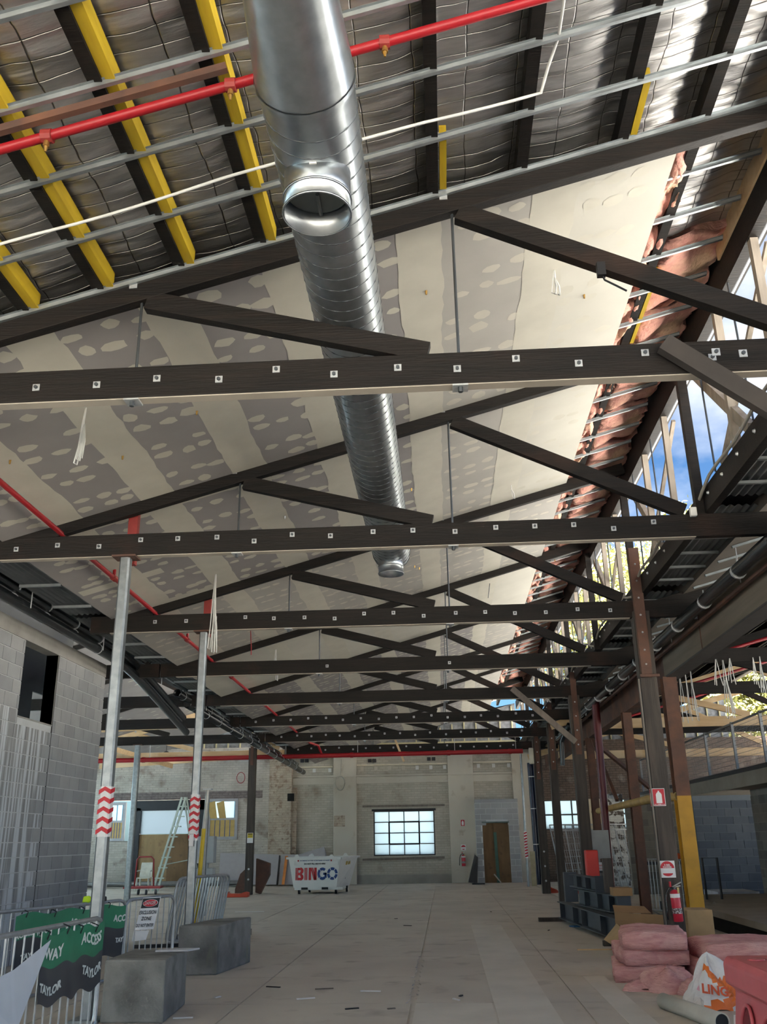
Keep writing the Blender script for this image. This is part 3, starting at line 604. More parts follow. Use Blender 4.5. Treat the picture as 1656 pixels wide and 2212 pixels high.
t_ = thing('steel_column', (3.75, 15.4, 0), 'steel column with rusty top and mustard yellow lower half', 'column')
def hcol(m, z0, z1, par, name, x=3.76, y=15.4):
    b = MB(); b.box(x-.11, x+.11, y-.12, y-.10, z0, z1); b.box(x-.11, x+.11, y+.10, y+.12, z0, z1); b.box(x-.012, x+.012, y-.1, y+.1, z0, z1); b.build(name, m, par)
hcol(RUST, 2.13, 4.0, t_, 'upper_length'); hcol(MUSTARD, 0, 2.13, t_, 'lower_length')
b = MB(); b.box(3.62, 3.9, 15.26, 15.54, 0, .02); b.build('base_plate', RUST, t_)
# the big fronting timber post
p_ = thing('timber_post', (2.88, 13.0, 0), 'heavy dark timber post with fire extinguisher near the pink batts', 'post')
def postpart(x0, x1, y0, y1, z0, z1, name, m=POSTW, par=p_): b = MB(); b.box(x0, x1, y0, y1, z0, z1); return b.build(name, m, par, bevel=.008)
postpart(2.79, 3.02, 12.98, 13.2, .05, 4.58, 'shaft'); postpart(2.80, 2.95, 12.90, 12.975, 3.62, 5.5, 'splice_plate', RUST); postpart(2.77, 3.04, 12.88, 12.9, 3.62, 3.66, 'strap', RUST)
postpart(2.82, 3.02, 12.94, 13.2, 0, .06, 'shoe', GALV)
for z in (3.8, 4.0, 4.25, 4.5, 4.75, 5.0, 5.25): b = MB(); b.cyl((2.875, 12.9, z), (2.875, 12.885, z), .016, .008, n=8); b.build('bolt_head', WASH, p_)
b = MB(); b.tube([(2.76, 12.93, .35), (2.755, 12.93, 3.6)], .012, 6); b.build('conduit', GREYW, p_)
p1_ = thing('timber_post', (3.12, 5.85, 0), 'dark timber post carrying the right end of the nearest truss', 'post'); b = MB(); b.box(3.01, 3.24, 5.74, 5.96, 0, 4.58); b.build('shaft', POSTW, p1_, bevel=.008)
# other posts of the right row
for k, (x, y, sx, h, m, lab) in enumerate(((2.90, 16.7, .23, 4.5, POSTW, 'weathered timber post behind the stacked steel, fourth truss'), (2.90, 20.4, .23, 4.45, POSTW, 'timber post under the fifth truss beside the maroon pipe'), (2.88, 25.0, .20, 4.4, POSTW, 'timber post under the sixth truss with yellow straps at its foot'), (2.88, 29.1, .24, 4.4, POSTW, 'far timber post bolted near its foot beside the blue drain pipes'))):
    if k == 0: continue
    t_ = thing('timber_post', (x, y, 0), lab, 'post'); b = MB(); b.box(x-sx/2, x+sx/2, y-sx/2, y+sx/2, 0, h); b.build('shaft', m, t_, bevel=.008)
    b = MB(); b.box(x-.06, x+.06, y-sx/2-.03, y-sx/2, 3.2, h+.5); b.build('splice_plate', RUST, t_)
    for z in (3.4, 3.7, 4.0, 4.3): b = MB(); b.cyl((x, y-sx/2-.03, z), (x, y-sx/2-.045, z), .018, .01, n=8); b.build('bolt_head', WASH, t_)
    if k == 3:
        for z in (.35, .75, 1.15): b = MB(); b.cyl((x, y-sx/2, z), (x, y-sx/2-.02, z), .03, n=6); b.build('bolt_head', WASH, t_)
b = MB(); b.tube([(3.46, 21.2, .02), (3.50, 21.2, 4.62)], .085, 14); tag(b.build('pipe_column', MAROON, smooth='auto'), 'maroon painted round steel column at right', 'column')
for x, y, lab in ((3.8, 19.4, 'slim rusty column behind the maroon column'), (3.8, 24.5, 'rusty column behind the stacked fence panels')):
    b = MB(); b.box(x-.09, x+.09, y-.1, y-.08, 0, 3.95); b.box(x-.09, x+.09, y+.08, y+.1, 0, 3.95); b.box(x-.01, x+.01, y-.08, y+.08, 0, 3.95); tag(b.build('steel_column', RUST), lab, 'column')
b = MB(); b.beam((3.86, 24.5, 3.9), (5.9, 26.4, 2.5), .09, .09); tag(b.build('steel_strut', RUST), 'rusty raking strut down to the mezzanine edge', 'strut')
b = MB(); b.beam((3.86, 24.4, 3.9), (3.84, 21.6, 2.3), .07, .07); tag(b.build('steel_strut', RUST), 'dark raking strut leaning beside the maroon column', 'strut')
b = MB(); b.tube([atx(1282, 1754, 3.9), atx(1400, 1726, 3.2), V(3.7, 15.5, 2.15)][:1]+[aty(1400, 1727, 16.4), V(3.72, 15.45, 2.13)], .07, 12); tag(b.build('brace_pipe', mat('yellowed_pipe', (.46, .30, .10), .5, var=.3), smooth='auto'), 'yellowed round brace pipe reaching the mustard column', 'brace')
# ================================================================== services
def pipe(pts, r, m, name, label, cat='pipe', n=12): b = MB(); b.tube(pts, r, n); return tag(b.build(name, m, smooth='auto'), label, cat)
def clamps(o_pts, r, par, step=1.2, m=WASH):
    a, c = Vector(o_pts[0]), Vector(o_pts[1]); L = (c-a).length; d = (c-a)/L; s = .4
    while s < L:
        p = a+d*s; b = MB(); b.tube([p-d*.018, p+d*.018], r+.008, 12); b.build('clamp', m, par); 
        b = MB(); b.cyl(p+V(0, 0, r), p+V(0, 0, r+.07), .009, n=6); b.build('clamp_stud', m, par); s += step
# left pair of black pipes with bend, then the far pair
XP = -5.65
def lp(px, py, x=XP): return atx(px, py, x)
A_ = thing('drain_pipe', lp(0, 1250), 'upper black drain pipe above the grey block wall', 'pipe'); B_ = thing('drain_pipe', lp(0, 1282, -5.75), 'lower black drain pipe hugging the grey block wall', 'pipe')
for root, pts in ((A_, [V(XP, 8, 4.9), lp(0, 1248), lp(232, 1392), lp(268, 1416), lp(300, 1444), lp(326, 1472), lp(395, 1551)]), (B_, [V(XP-.05, 8, 4.72), lp(0, 1280), lp(239, 1418), lp(268, 1438), lp(295, 1462), lp(330, 1500), lp(402, 1582)])):
    b = MB(); b.tube(pts, .078, 14); b.build('pipe_run', BLACKP, root, smooth='auto'); clamps((pts[0], pts[2]), .078, root, 1.05)
C_ = thing('drain_pipe', lp(380, 1495), 'far upper black pipe with an open end above the hall', 'pipe'); D_ = thing('drain_pipe', lp(402, 1520), 'far lower black pipe with an open end above the hall', 'pipe')
for root, pts in ((C_, [lp(383, 1497), aty(640, 1652, 34.5)]), (D_, [lp(404, 1521), aty(655, 1668, 34.5)])):
    b = MB(); b.tube(pts, .085, 14, caps=False); b.build('pipe_run', BLACKP, root, smooth='auto', solid=.008); clamps(pts, .085, root, 1.1)
pts = [V(-5.56, 8, 5.02), lp(134, 1312, -5.56), lp(315, 1434, -5.56), aty(600, 1622, 33)]
b = MB(); [b.beam(pts[i], pts[i+1], .045, .045) for i in range(3)]; rail = tag(b.build('strut_channel', FURR), 'galvanised channel running above the left black pipes', 'channel')
for y in (11.8, 14.6, 17.9, 21.5, 25, 28.5): b = MB(); b.cyl((-5.52, y, 5.0+dzr(y)*.9), (-5.52, y, 4.66+dzr(y)), .008, n=6); tag(b.build('hanger_rod', WASH), nth('thin hanger rod above the left black pipes'), 'rod', 'left pipe hangers')
# right drain pipe and rail
R1 = thing('drain_pipe', (3.42, 10, 4.3), 'thick black drain pipe beneath the right valley', 'pipe'); pts = [V(3.45, 6.5, 4.36), atx(1420, 1395, 3.45), aty(1180, 1606, 29.5)]
b = MB(); b.tube([V(3.45, 6.5, 4.37), V(3.45, 20, 4.43), V(3.42, 31, 4.40)], .085, 14); b.build('pipe_run', BLACKP, R1, smooth='auto'); clamps((V(3.45, 7, 4.37), V(3.45, 30, 4.44)), .085, R1, 1.45)
b = MB(); b.beam((3.62, 6.5, 4.30), (3.6, 31, 4.36), .05, .04); tag(b.build('strut_channel', RUST), 'rusty channel beside the right drain pipe', 'channel')
for k in range(1, 8):
    b = MB(); b.box(3.66, 3.70, TY[k]-.08, TY[k]-.05, 4.45, 4.62); tag(b.build('hanger_bracket', WASH), nth('bright hanger bracket at a right truss end'), 'bracket', 'right hanger brackets')
b = MB(); b.tube([V(3.1, 24.8, 3.3), V(3.12, 24.8, 3.9), V(3.3, 24.4, 4.3)], .06, 10); tag(b.build('pipe_bend', BLACKP, smooth='auto'), 'black pipe bend beside the maroon column head', 'pipe')
# red sprinkler pipes
def sprink(par, p, down=True, m=BRASS):
    b = MB(); b.tube([p+V(-.03, 0, 0), p+V(.03, 0, 0)], .042, 10); o = b.build('clip', REDOX, par)
    b = MB(); b.cyl(p+V(0, 0, -.02), p+V(0, 0, -.075), .014, .02, n=8); b.cyl(p+V(0, 0, -.075), p+V(0, 0, -.11), .012, .006, n=8); b.build('sprinkler_head', m, o)
rp_ = thing('sprinkler_pipe', (0, 4.14, 5.9), 'red sprinkler pipe crossing under the foil near the top', 'pipe')
P = lambda x: V(x, 4.14, RZ(x, 4.14)-.15)
b = MB(); b.tube([P(-4.0), P(2.9)], .03, 12); b.build('pipe_run', RED, rp_, smooth='auto')
for x in (-2.17, -1.1, -.19, 1.6): sprink(rp_, P(x))
rl = thing('sprinkler_pipe', (-4.2, 6, 4.9), 'long red sprinkler pipe along the left of the ceiling', 'pipe')
P = lambda y: V(-4.13-.0085*(y-5.85), y, 4.87+dzr(y)*1.05)
b = MB(); b.tube([P(5.0), P(30.4)], .03, 12); b.build('pipe_run', RED, rl, smooth='auto')
for y in (11.2, 14.9, 18.4, 21.5): 
    b = MB(); b.cyl(P(y), P(y)+V(0, 0, .13), .022, n=8); b.build('riser', RED, rl); b = MB(); b.tube([P(y)-V(0, .05, 0), P(y)+V(0, .05, 0)], .042, 10); b.build('coupling', REDOX, rl)
pA, pB = aty(590, 1635, 31.0), aty(1140, 1622, 31.0); ZM = lambda x: pA.z+(pB.z-pA.z)*(x-pA.x)/(pB.x-pA.x)
rb = thing('sprinkler_pipe', (-2, 31.0, 4.2), 'thick red main pipe across the end wall', 'pipe')
b = MB(); b.tube([V(-13, 31, ZM(-13)), V(2.62, 31, ZM(2.62))], .075, 14); b.build('pipe_run', RED, rb, smooth='auto')
for x in (-10, -5.4, -3, .2, 2.2): b = MB(); b.tube([(x-.05, 31, ZM(x)), (x+.05, 31, ZM(x))], .088, 14); b.build('coupling', RED, rb); b = MB(); b.cyl((x+.2, 31, ZM(x)), (x+.2, 31, ZM(x)+.5), .008, n=6); b.build('hanger_rod', WASH, rb)
b = MB(); b.tube([P(30.4), P(30.8)+V(.25, 0, -.05), V(-4.0, 31, ZM(-4)+.05)], .04, 10); b.build('riser', RED, rb)
for (x0, y0, z0, x1, y1, z1, lab) in ((4.4, 17.6, 4.55, 8.2, 19.2, 5.75, 'red sprinkler branch rising to the right, nearer'), (4.4, 21.6, 4.45, 8.6, 23.2, 5.7, 'red sprinkler branch rising to the right, middle'), (4.3, 26.5, 4.45, 9, 28, 5.8, 'red sprinkler branch rising to the right, farther')):
    b = MB(); b.tube([(x0, y0, z0), (x1, y1, z1)], .035, 10); tag(b.build('sprinkler_pipe', RED, smooth='auto'), lab, 'pipe')
# white cable under the foil
b = MB(); pts = []
for j in range(40):
    x = -3.6+j*(.83+3.6)/39; pts.append(V(x, 4.92+.02*math.sin(x*2), RZ(x, 4.9)-.09-.012*abs(math.sin(x*2.4))))
pts += [V(.87, 4.8, RZ(.87, 4.8)-.03), V(.92, 4.6, RZ(.92, 4.6)+.0), V(.93, 4.0, RZ(.93, 4)+.03), V(.93, 2.6, RZ(.93, 2.6)+.04)]
b.tube(pts, .011, 6); tag(b.build('cable', WHITEC, smooth=True), 'white cable slung under the foil blanket beside the purlins', 'cable')
# ================================================================== spiral duct
du = thing('spiral_duct', (-.6, 8, 5.1), 'large galvanised spiral duct hung through the trusses', 'duct')
zc = lambda y: 5.36+dzr(y); DR = .262; DX = -.603
prof = [(1.2, .18), (2.2, .18), (2.75, .185), (3.74, .268), (3.8, .272), (3.83, DR), (12.05, DR), (12.12, DR-.03)]
b = MB(); ys_ = [1.2, 2.2, 2.75]+[2.75+i*.12 for i in range(1, 8)]+[3.74, 3.78, 3.83]+[3.83+i*.25 for i in range(1, 33)]+[12.08]
def rad(y):
    for (a, ra), (c, rc) in zip(prof, prof[1:]):
        if a <= y <= c: return ra+(rc-ra)*(y-a)/(c-a)
    return DR
b.tube([(DX, y, zc(y)) for y in ys_], [rad(y) for y in ys_], 40, caps=True); b.build('duct_shell', DUCT, du, smooth='auto')
def helix(y0, y1, r, pitch, tr, n=18):
    b = MB(); m = int((y1-y0)/pitch*n); pts = [(DX+r*math.cos(2*math.pi*i/n), y0+pitch*i/n, zc(y0+pitch*i/n)+r*math.sin(2*math.pi*i/n)) for i in range(m+1)]
    b.tube(pts, tr, 5); return b
helix(3.86, 12.05, DR, .128, .0052).build('spiral_seam', mat('duct_seam', (.10, .11, .12), .6, .4), du, smooth=True)
for y in (2.76, 3.75): b = MB(); b.tube([(DX, y, zc(y)), (DX, y+.03, zc(y+.03))], rad(y)+.006, 40, caps=False); b.build('joint_band', DUCT, du, smooth='auto')
def branch(y, r, L, name, x=DX):
    z0, z1 = zc(y)-.12, zc(y)-DR-L
    b = MB(); b.tube([(x, y, z0), (x, y, z1)], r, 32, caps=False); o = b.build(name, DUCT, du, smooth='auto', solid=.004)
    for z in (z1+.10, z1+.004): c = MB(); c.tube([(x, y, z-.006), (x, y, z+.006)], r+.007, 32, caps=False); c.build('collar_ring', DUCT, o, smooth='auto', solid=.006)
    c = MB(); c.tube([(x, y, z0+.05), (x, y, z1+.16)], r-.008, 32, caps=False); c.build('inner_lining', DUCTIN, o, smooth='auto')
    c = MB(); c.tube([(x, y, z1+.15), (x, y, z1+.155)], r-.009, 32); c.build('damper_blade', DUCTIN, o)
    c = MB(); c.cyl((x, y-.0, z1+.14), (x, y+r-.02, z1+.13), .012, n=6); c.build('damper_spindle', DUCTIN, o)
    c = MB(); c.box(x-.02, x+.02, y-r-.008, y-r, z1+.19, z1+.25); c.build('catch', WHITEC, o)
    return o
branch(4.30, .19, .20, 'branch_collar'); branch(11.78, .165, .13, 'branch_collar')
# ================================================================== left steel posts
def galv_post(x, y, h, sz, label, tape=None, stub=True, foot=True):
    t_ = thing('steel_prop', (x, y, 0), label, 'post'); c = sz*.16
    sec = [(-sz/2+c, -sz/2), (sz/2-c, -sz/2), (sz/2, -sz/2+c), (sz/2, sz/2-c), (sz/2-c, sz/2), (-sz/2+c, sz/2), (-sz/2, sz/2-c), (-sz/2, -sz/2+c)]
    b = MB(); b.prism([V(x+a, y+c_, .0) for a, c_ in sec], (0, 0, h)); b.build('shaft', GALV, t_)
    b = MB(); b.box(x-.13, x+.13, y-.10, y+.10, h-.02, h); b.build('head_plate', RUST, t_)
    if stub: b = MB(); b.box(x-.055, x+.055, y+.12, y+.2, h-.05, h+.62); b.build('red_stub', REDOX, t_, bevel=.005)
    if foot: b = MB(); b.box(x-.14, x+.14, y-.14, y+.14, 0, .02); b.build('base_plate', GALV, t_)
    if tape:
        z0, z1 = tape; wt = MB(); wt.prism([V(x+a*1.06, y+c_*1.06, z0) for a, c_ in sec], (0, 0, z1-z0)); o = wt.build('warning_tape', mat('tape_white', (.75, .74, .74), .5, var=.1), t_)
        n = int((z1-z0)/.095)
        for i in range(n):
            za = z0+.01+i*.095
            b = MB(); hw = sz*.54
            b.add([(x-hw, y-hw, za+.01), (x, y-hw, za+.05), (x+hw, y-hw, za+.015), (x+hw, y-hw, za+.06), (x, y-hw, za+.09), (x-hw, y-hw, za+.055)], [(0, 1, 4, 5), (1, 2, 3, 4)])
            b.add([(x+hw, y-hw, za+.015), (x+hw, y+hw, za+.045), (x+hw, y+hw, za+.085), (x+hw, y-hw, za+.06)], [(0, 1, 2, 3)])
            b.build('red_stripe', mat('tape_red', (.55, .015, .03), .45, var=.1), o)
    return t_
galv_post(-3.40, 9.44, 4.53, .112, 'galvanised steel prop with zigzag tape under the second truss', (1.62, 2.10))
galv_post(-3.44, 13.05, 4.48, .108, 'galvanised steel prop with zigzag tape under the third truss', (1.58, 2.18))
galv_post(-9.1, 27.6, 4.35, .16, 'distant galvanised steel prop in front of the ladder', None, False)
tp = thing('timber_post', (-6.2, 30.5, 0), 'dark timber post with a yellow notice left of the skip bin', 'post')
b = MB(); b.box(-6.32, -6.09, 30.4, 30.62, 0, 4.45); b.build('shaft', POSTW, tp, bevel=.008)
b = MB(); b.box(-6.26, -6.16, 30.37, 30.4, 3.9, 4.5); b.build('splice_plate', RUST, tp)
for z in (.45, .75): b = MB(); b.cyl((-6.2, 30.4, z), (-6.2, 30.37, z), .03, n=8); b.build('bolt_head', WASH, tp)
# ================================================================== block walls
BLK = [second_layer(mat('block_%d' % i, c, .9, var=.12, scale=3, bump=.2, bscale=60, spec=.2, world=True), tuple(v*1.15 for v in c), .9, .45, .75, world=True) for i, c in enumerate(((.335, .345, .355), (.305, .315, .325), (.36, .365, .37)))]
STREAK = [second_layer(mat('streaked_block_%d' % i, c, .9, var=.12, scale=3, bump=.2, bscale=60, world=True), (.58, .61, .64), 3.0, .47, .56, (1, 4.5, .14), world=True) for i, c in enumerate(((.33, .335, .34), (.30, .305, .31)))]
MORTAR = mat('pale_mortar', (.58, .60, .61), .9, var=.1)
def block_mesh(m, L=.39, H=.19, D=.08):
    b = MB(); b.box(-L/2, L/2, 0, D, 0, H); me = b.mesh('block'); me.materials.append(m); return me
def block_course(par, mats, p0, du, n_u, n_v, keep=lambda u, v: True, D=.08, face=V(0, -1, 0), L=.4, H=.2, pick=None, clip=None):
    """blocks laid from p0 along du; par = wall object; each block its own object on shared meshes"""
    base = world_loc(par); rz = math.atan2(du.y, du.x); meshes = {}
    for j in range(n_v):
        off = (j % 2)*.5
        for i in range(-1, n_u+1):
            u0, u1 = (i+off)*L, (i+off+1)*L; u0, u1 = max(u0, 0), min(u1, n_u*L)
            if clip: u0, u1 = clip(u0, u1, j)
            if u1-u0 < .06 or not keep((u0+u1)/2, j*H+.1): continue
            mi = pick((u0+u1)/2, j*H+.1) if pick else rnd.choice(mats)
            key = (round(u1-u0, 2), mi.name)
            if key not in meshes: meshes[key] = block_mesh(mi, key[0]-.013, H-.013, D)
            q = Vector(p0)+du*((u0+u1)/2)+V(0, 0, j*H)
            inst(meshes[key], 'block', par, q-base, (0, 0, rz))
# left wall, face x = -6.05, from y 16.25 towards the camera
WX = -6.05
b = MB(); y0o, y1o, z0o, z1o = 12.92, 14.13, 3.31, 4.47
b.box(WX-.2, WX-.012, 8.2, y0o, 0, 4.62); b.box(WX-.2, WX-.012, y1o, 16.24, 0, 4.62); b.box(WX-.2, WX-.012, y0o, y1o, 0, z0o); b.box(WX-.2, WX-.012, y0o, y1o, z1o, 4.62)
wall_left = struct(b.build('wall_left', MORTAR))
du = V(0, -1, 0)
def keepL(u, z):
    y = 16.25-u
    return not (y0o < y < y1o and z > z0o-.05)
def clipL(u0, u1, j):
    z = j*.2+.1; a, c = 16.25-y1o, 16.25-y0o
    if z > z0o-.05:
        if u0 < a < u1: u1 = a
        elif u0 < c < u1: u0 = c
    return u0, u1
pickL = lambda u, z: rnd.choice(STREAK) if (16.25-u < 14.0 and z < 3.4) else rnd.choice(BLK)
# courses run away from the corner; du points towards the camera so the block face (local -y) must look to +x
block_course(wall_left, BLK, V(WX, 16.25, 0), du, 14, 22, keepL, D=.02, clip=clipL, pick=pickL)
for o in [c for c in wall_left.children]: o.rotation_euler = (0, 0, math.pi/2); 
BOND = mat('bond_beam_concrete', (.34, .33, .31), .9, var=.2, scale=3, bump=.1)
b = MB(); b.box(WX-.2, WX+.004, 8.2, 16.25, 4.4, 4.62); b.build('bond_beam', BOND, wall_left)
b = MB(); b.box(WX-.01, WX+.003, 14.135, 14.15, 0, 4.4); b.build('control_joint', DGREY, wall_left)
b = MB(); b.box(WX-.21, WX-.19, y0o-.05, y0o+.06, z0o, z1o); b.box(WX-.2, WX, y1o-.0, y1o+.02, z0o, z1o); b.box(WX-.2, WX, y0o, y1o, z0o-.02, z0o); b.build('opening_reveal', BOND, wall_left)
b = MB(); b.prism([V(-6.9, 12.5, 2.9), V(-6.9, 15.1, 2.9), V(-6.9, 15.1, 4.0), V(-6.9, 16.6, 4.0), V(-6.9, 16.6, 5.2), V(-6.9, 12.5, 5.2)], (.04, 0, 0)); tag(b.build('formply_sheet', mat('black_formply', (.012, .012, .014), .6)), 'black sheet inside the opening of the left block wall', 'sheet')
# end return of that wall and the rest of the enclosure behind it
b = MB(); b.box(-9.5, WX-.2, 8.2, 8.4, 0, 4.6); struct(b.build('wall_left_return', BLK[1]))
# ---- right: mezzanine slab, block walls under it
SLABM = mat('slab_edge_concrete', (.30, .265, .22), .85, var=.2, scale=2, bump=.08)
b = MB(); b.box(6.6, 13, 16.5, 33, 2.53, 2.89); mezz = struct(b.build('mezzanine_slab', SLABM))
b = MB(); b.box(6.58, 6.62, 16.5, 33, 2.83, 2.92); b.build('edge_angle', DGREY, mezz)
BLUEB = [mat('blue_block_%d' % i, c, .85, var=.15, scale=3, bump=.15, world=True) for i, c in enumerate(((.07, .09, .125), (.055, .072, .105), (.085, .105, .14)))]
BMORT = mat('blue_mortar', (.14, .17, .21), .9, var=.1)
b = MB(); b.box(6.6, 8.8, 26.012, 26.2, 0, 2.53); wbl = struct(b.build('wall_blue_block', BMORT)); block_course(wbl, BLUEB, V(6.6, 26, 0), V(1, 0, 0), 5, 12, D=.02)
DKB = [mat('dark_block_%d' % i, c, .9, var=.2, scale=3, bump=.2, world=True) for i, c in enumerate(((.17, .16, .14), (.14, .13, .115), (.195, .18, .155)))]
DMORT = mat('dark_mortar', (.24, .22, .19), .9, var=.1)
b = MB(); b.box(7.262, 7.46, 15.2, 23.2, 0, 2.53); wsd = struct(b.build('wall_side_block', DMORT)); block_course(wsd, DKB, V(7.25, 23.2, 0), V(0, -1, 0), 20, 12, D=.02)
for o in wsd.children: o.rotation_euler = (0, 0, -math.pi/2)
b = MB(); b.box(5.2, 7.3, 28.012, 28.2, 0, 2.53); wdk = struct(b.build('wall_dark_block', DMORT)); block_course(wdk, DKB, V(5.2, 28, 0), V(1, 0, 0), 5, 12, D=.02)
WFLK = add_bricks(second_layer(mat('white_flaking_brick', (.62, .62, .60), .85, var=.1, scale=3), (.10, .08, .07), 5, .50, .56, detail=8), .24, .086, .6)
b = MB(); b.box(5.35, 6.05, 33.0, 33.4, 0, 2.9); struct(b.build('pier_white', WFLK))
b = MB(); b.box(4.75, 5.35, 33.0, 33.03, 1.75, 2.75); tag(b.build('plywood_sheet', mat('cream_ply', (.55, .47, .33), .7, var=.1)), 'cream plywood sheet beside the white flaking pier', 'sheet')
# railing with wire mesh on the mezzanine
rail_ = thing('mezzanine_railing', (6.66, 24, 2.9), 'grey steel railing with wire mesh along the mezzanine edge', 'railing')
RLM = mat('railing_steel', (.30, .31, .32), .45, .6, var=.2)
ypost = [17.6, 19.9, 21.9, 24.2, 26.8, 29.6, 32.4]
for y in ypost: b = MB(); b.box(6.63, 6.69, y-.03, y+.03, 2.9, 3.98); b.build('post', RLM, rail_)
b = MB(); b.beam((6.66, 17, 3.94), (6.66, 32.5, 3.94), .03, .04); b.build('top_rail', RLM, rail_)
wm = MB()
for j in range(10): z = 2.95+j*.1; wm.beam((6.66, 17.6, z), (6.66, 32.4, z), .004, .006)
y = 17.6
while y < 32.4: wm.box(6.658, 6.662, y-.002, y+.002, 2.93, 3.9); y += .1
wm.build('wire_mesh', RLM, rail_)['kind'] = 'stuff'
# raised platform and void at the right edge
b = MB(); b.box(4.55, 7.2, 13.8, 22, .22, .32); plat = struct(b.build('platform_slab', SLABM))
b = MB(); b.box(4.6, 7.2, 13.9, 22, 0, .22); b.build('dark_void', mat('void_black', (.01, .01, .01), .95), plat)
for i in range(26):
    r = random.Random(i); x, y, s = r.uniform(4.5, 6.2), r.uniform(12.4, 14.6), r.uniform(.03, .10)
    b = MB(); n = 6; b.prism([V(x+s*r.uniform(.6, 1.2)*math.cos(6.283*k/n), y+s*r.uniform(.6, 1.2)*math.sin(6.283*k/n), 0) for k in range(n)], (r.uniform(-.02, .02), 0, s*.7)); tag(b.build('rubble_lump', DKB[i % 3]), 'broken concrete lump in front of the dark platform void', 'rubble', 'rubble by the platform')
for z0, x0, y0 in ((.33, 5.2, 15.5), (.34, 5.6, 16.4)):
    pts = [(x0+.5*math.cos(a*.7)+a*.04, y0+.28*math.sin(a*.9), z0+.01*(a % 3)) for a in range(24)]
    b = MB(); b.tube(pts, .018, 6); tag(b.build('hose', BLACKP, smooth=True), 'tangled black hose on the platform, %s' % ('nearer' if y0 < 16 else 'farther'), 'hose')
b = MB(); b.tube([(4.9+.12*math.cos(a), 14.6+.1*a*.3+.15*math.sin(a*1.3), .335) for a in range(12)], .012, 6); tag(b.build('strap', mat('blue_strap', (.02, .13, .35), .6), smooth=True), 'blue strap lying on the platform edge', 'strap')
b = MB(); b.box(6.0, 6.9, 22.4, 23.6, .32, .34); b.box(6.0, 6.9, 22.4, 23.6, 0, .32); tag(b.build('white_panel_stack', mat('pale_blue_panel', (.45, .48, .55), .6)), 'pale flat panel stack at the foot of the blue block wall', 'panels')
# end wall doorway in grey blocks
b = MB(); dz = 2.93; fy = YW-.32
b.box(1.13, 1.38, fy+.012, YW+.1, 0, dz); b.box(2.36, 2.74, fy+.012, YW+.1, 0, dz); b.box(1.38, 2.36, fy+.012, YW+.1, 2.12, dz)
part = struct(b.build('wall_block_doorway', MORTAR)); 
def keepD(u, z): x = 1.13+u; return not (1.38 < x < 2.36 and z < 2.12)
def clipD(u0, u1, j):
    if j*.2+.1 < 2.1:
        if u0 < .25 < u1: u1 = .25
        elif u0 < 1.23 < u1: u0 = 1.23
    return u0, min(u1, 1.61)
block_course(part, BLK, V(1.13, fy, 0), V(1, 0, 0), 5, 14, keepD, D=.02, clip=clipD)
b = MB(); b.box(1.13, 2.74, fy, YW, 2.8, 2.93); b.build('cap_course', BLK[1], part)
PLY = second_layer(mat('brown_plywood', (.21, .125, .06), .75, var=.25, scale=3, stretch=(2, 2, .5)), (.13, .08, .045), 5, .58, .7)
dr = thing('door_1', (1.87, YW-.1, 0), '', ''); del dr['label']; del dr['category']; struct(dr)
b = MB(); b.box(1.38, 1.80, YW-.12, YW-.08, 0, 2.12); b.build('plywood_sheet', PLY, dr); b = MB(); b.box(1.79, 2.36, YW-.16, YW-.12, 0, 2.12); b.build('plywood_sheet', PLY, dr)
b = MB(); b.beam((1.88, YW-.20, 0), (1.84, YW-.18, 1.75), .11, .03, (0, 1, 0)); b.build('green_plank', mat('green_timber', (.07, .15, .12), .7, var=.2), dr)
b = MB(); b.box(1.36, 2.38, YW-.34, YW-.1, 2.08, 2.13); b.build('door_head', mat('door_head_steel', (.12, .16, .15), .5), dr)
# left opening in the end wall: black steel portal, plywood hoarding, glazing band, side windows
PORT = mat('black_portal_steel', (.018, .02, .026), .5, var=.2)
d2 = thing('door_2', (-10.5, YW, 0), '', ''); del d2['label']; del d2['category']; struct(d2)
for (x0, x1, z0, z1, n_) in ((-12.05, -11.72, 0, 2.85, 'portal_leg'), (-9.55, -9.05, 0, 3.12, 'portal_leg'), (-12.1, -9.05, 2.75, 3.12, 'portal_header')): b = MB(); b.box(x0, x1, YW-.08, YW+.2, z0, z1); b.build(n_, PORT, d2)
PLY2 = second_layer(mat('golden_plywood', (.36, .24, .12), .75, var=.25, scale=2, stretch=(2, 2, .4)), (.24, .15, .08), 4, .55, .7)
for x0, x1 in ((-11.72, -10.6), (-10.59, -9.55)): b = MB(); b.box(x0, x1, YW+.02, YW+.06, 0, 1.88); b.build('hoarding_sheet', PLY2 if x0 < -11 else PLY, d2)
DIMG = FROST.copy(); DIMG.name = 'dusty_glass'; [setattr(n.inputs[0], 'default_value', (.34, .40, .45, 1)) for n in DIMG.node_tree.nodes if n.type == 'BSDF_TRANSLUCENT']
for x0, x1 in ((-11.72, -10.75), (-10.75, -9.55)): b = MB(); b.box(x0, x1, YW+.1, YW+.106, 1.9, 2.75); b.build('pane', DIMG, d2)
SHARD = [mat('yellow_shutter', (.55, .38, .13), .6, var=.15), mat('blue_trim', (.05, .10, .28), .5)]
FR = mat('grey_window_frame', (.40, .40, .42), .5, var=.15)
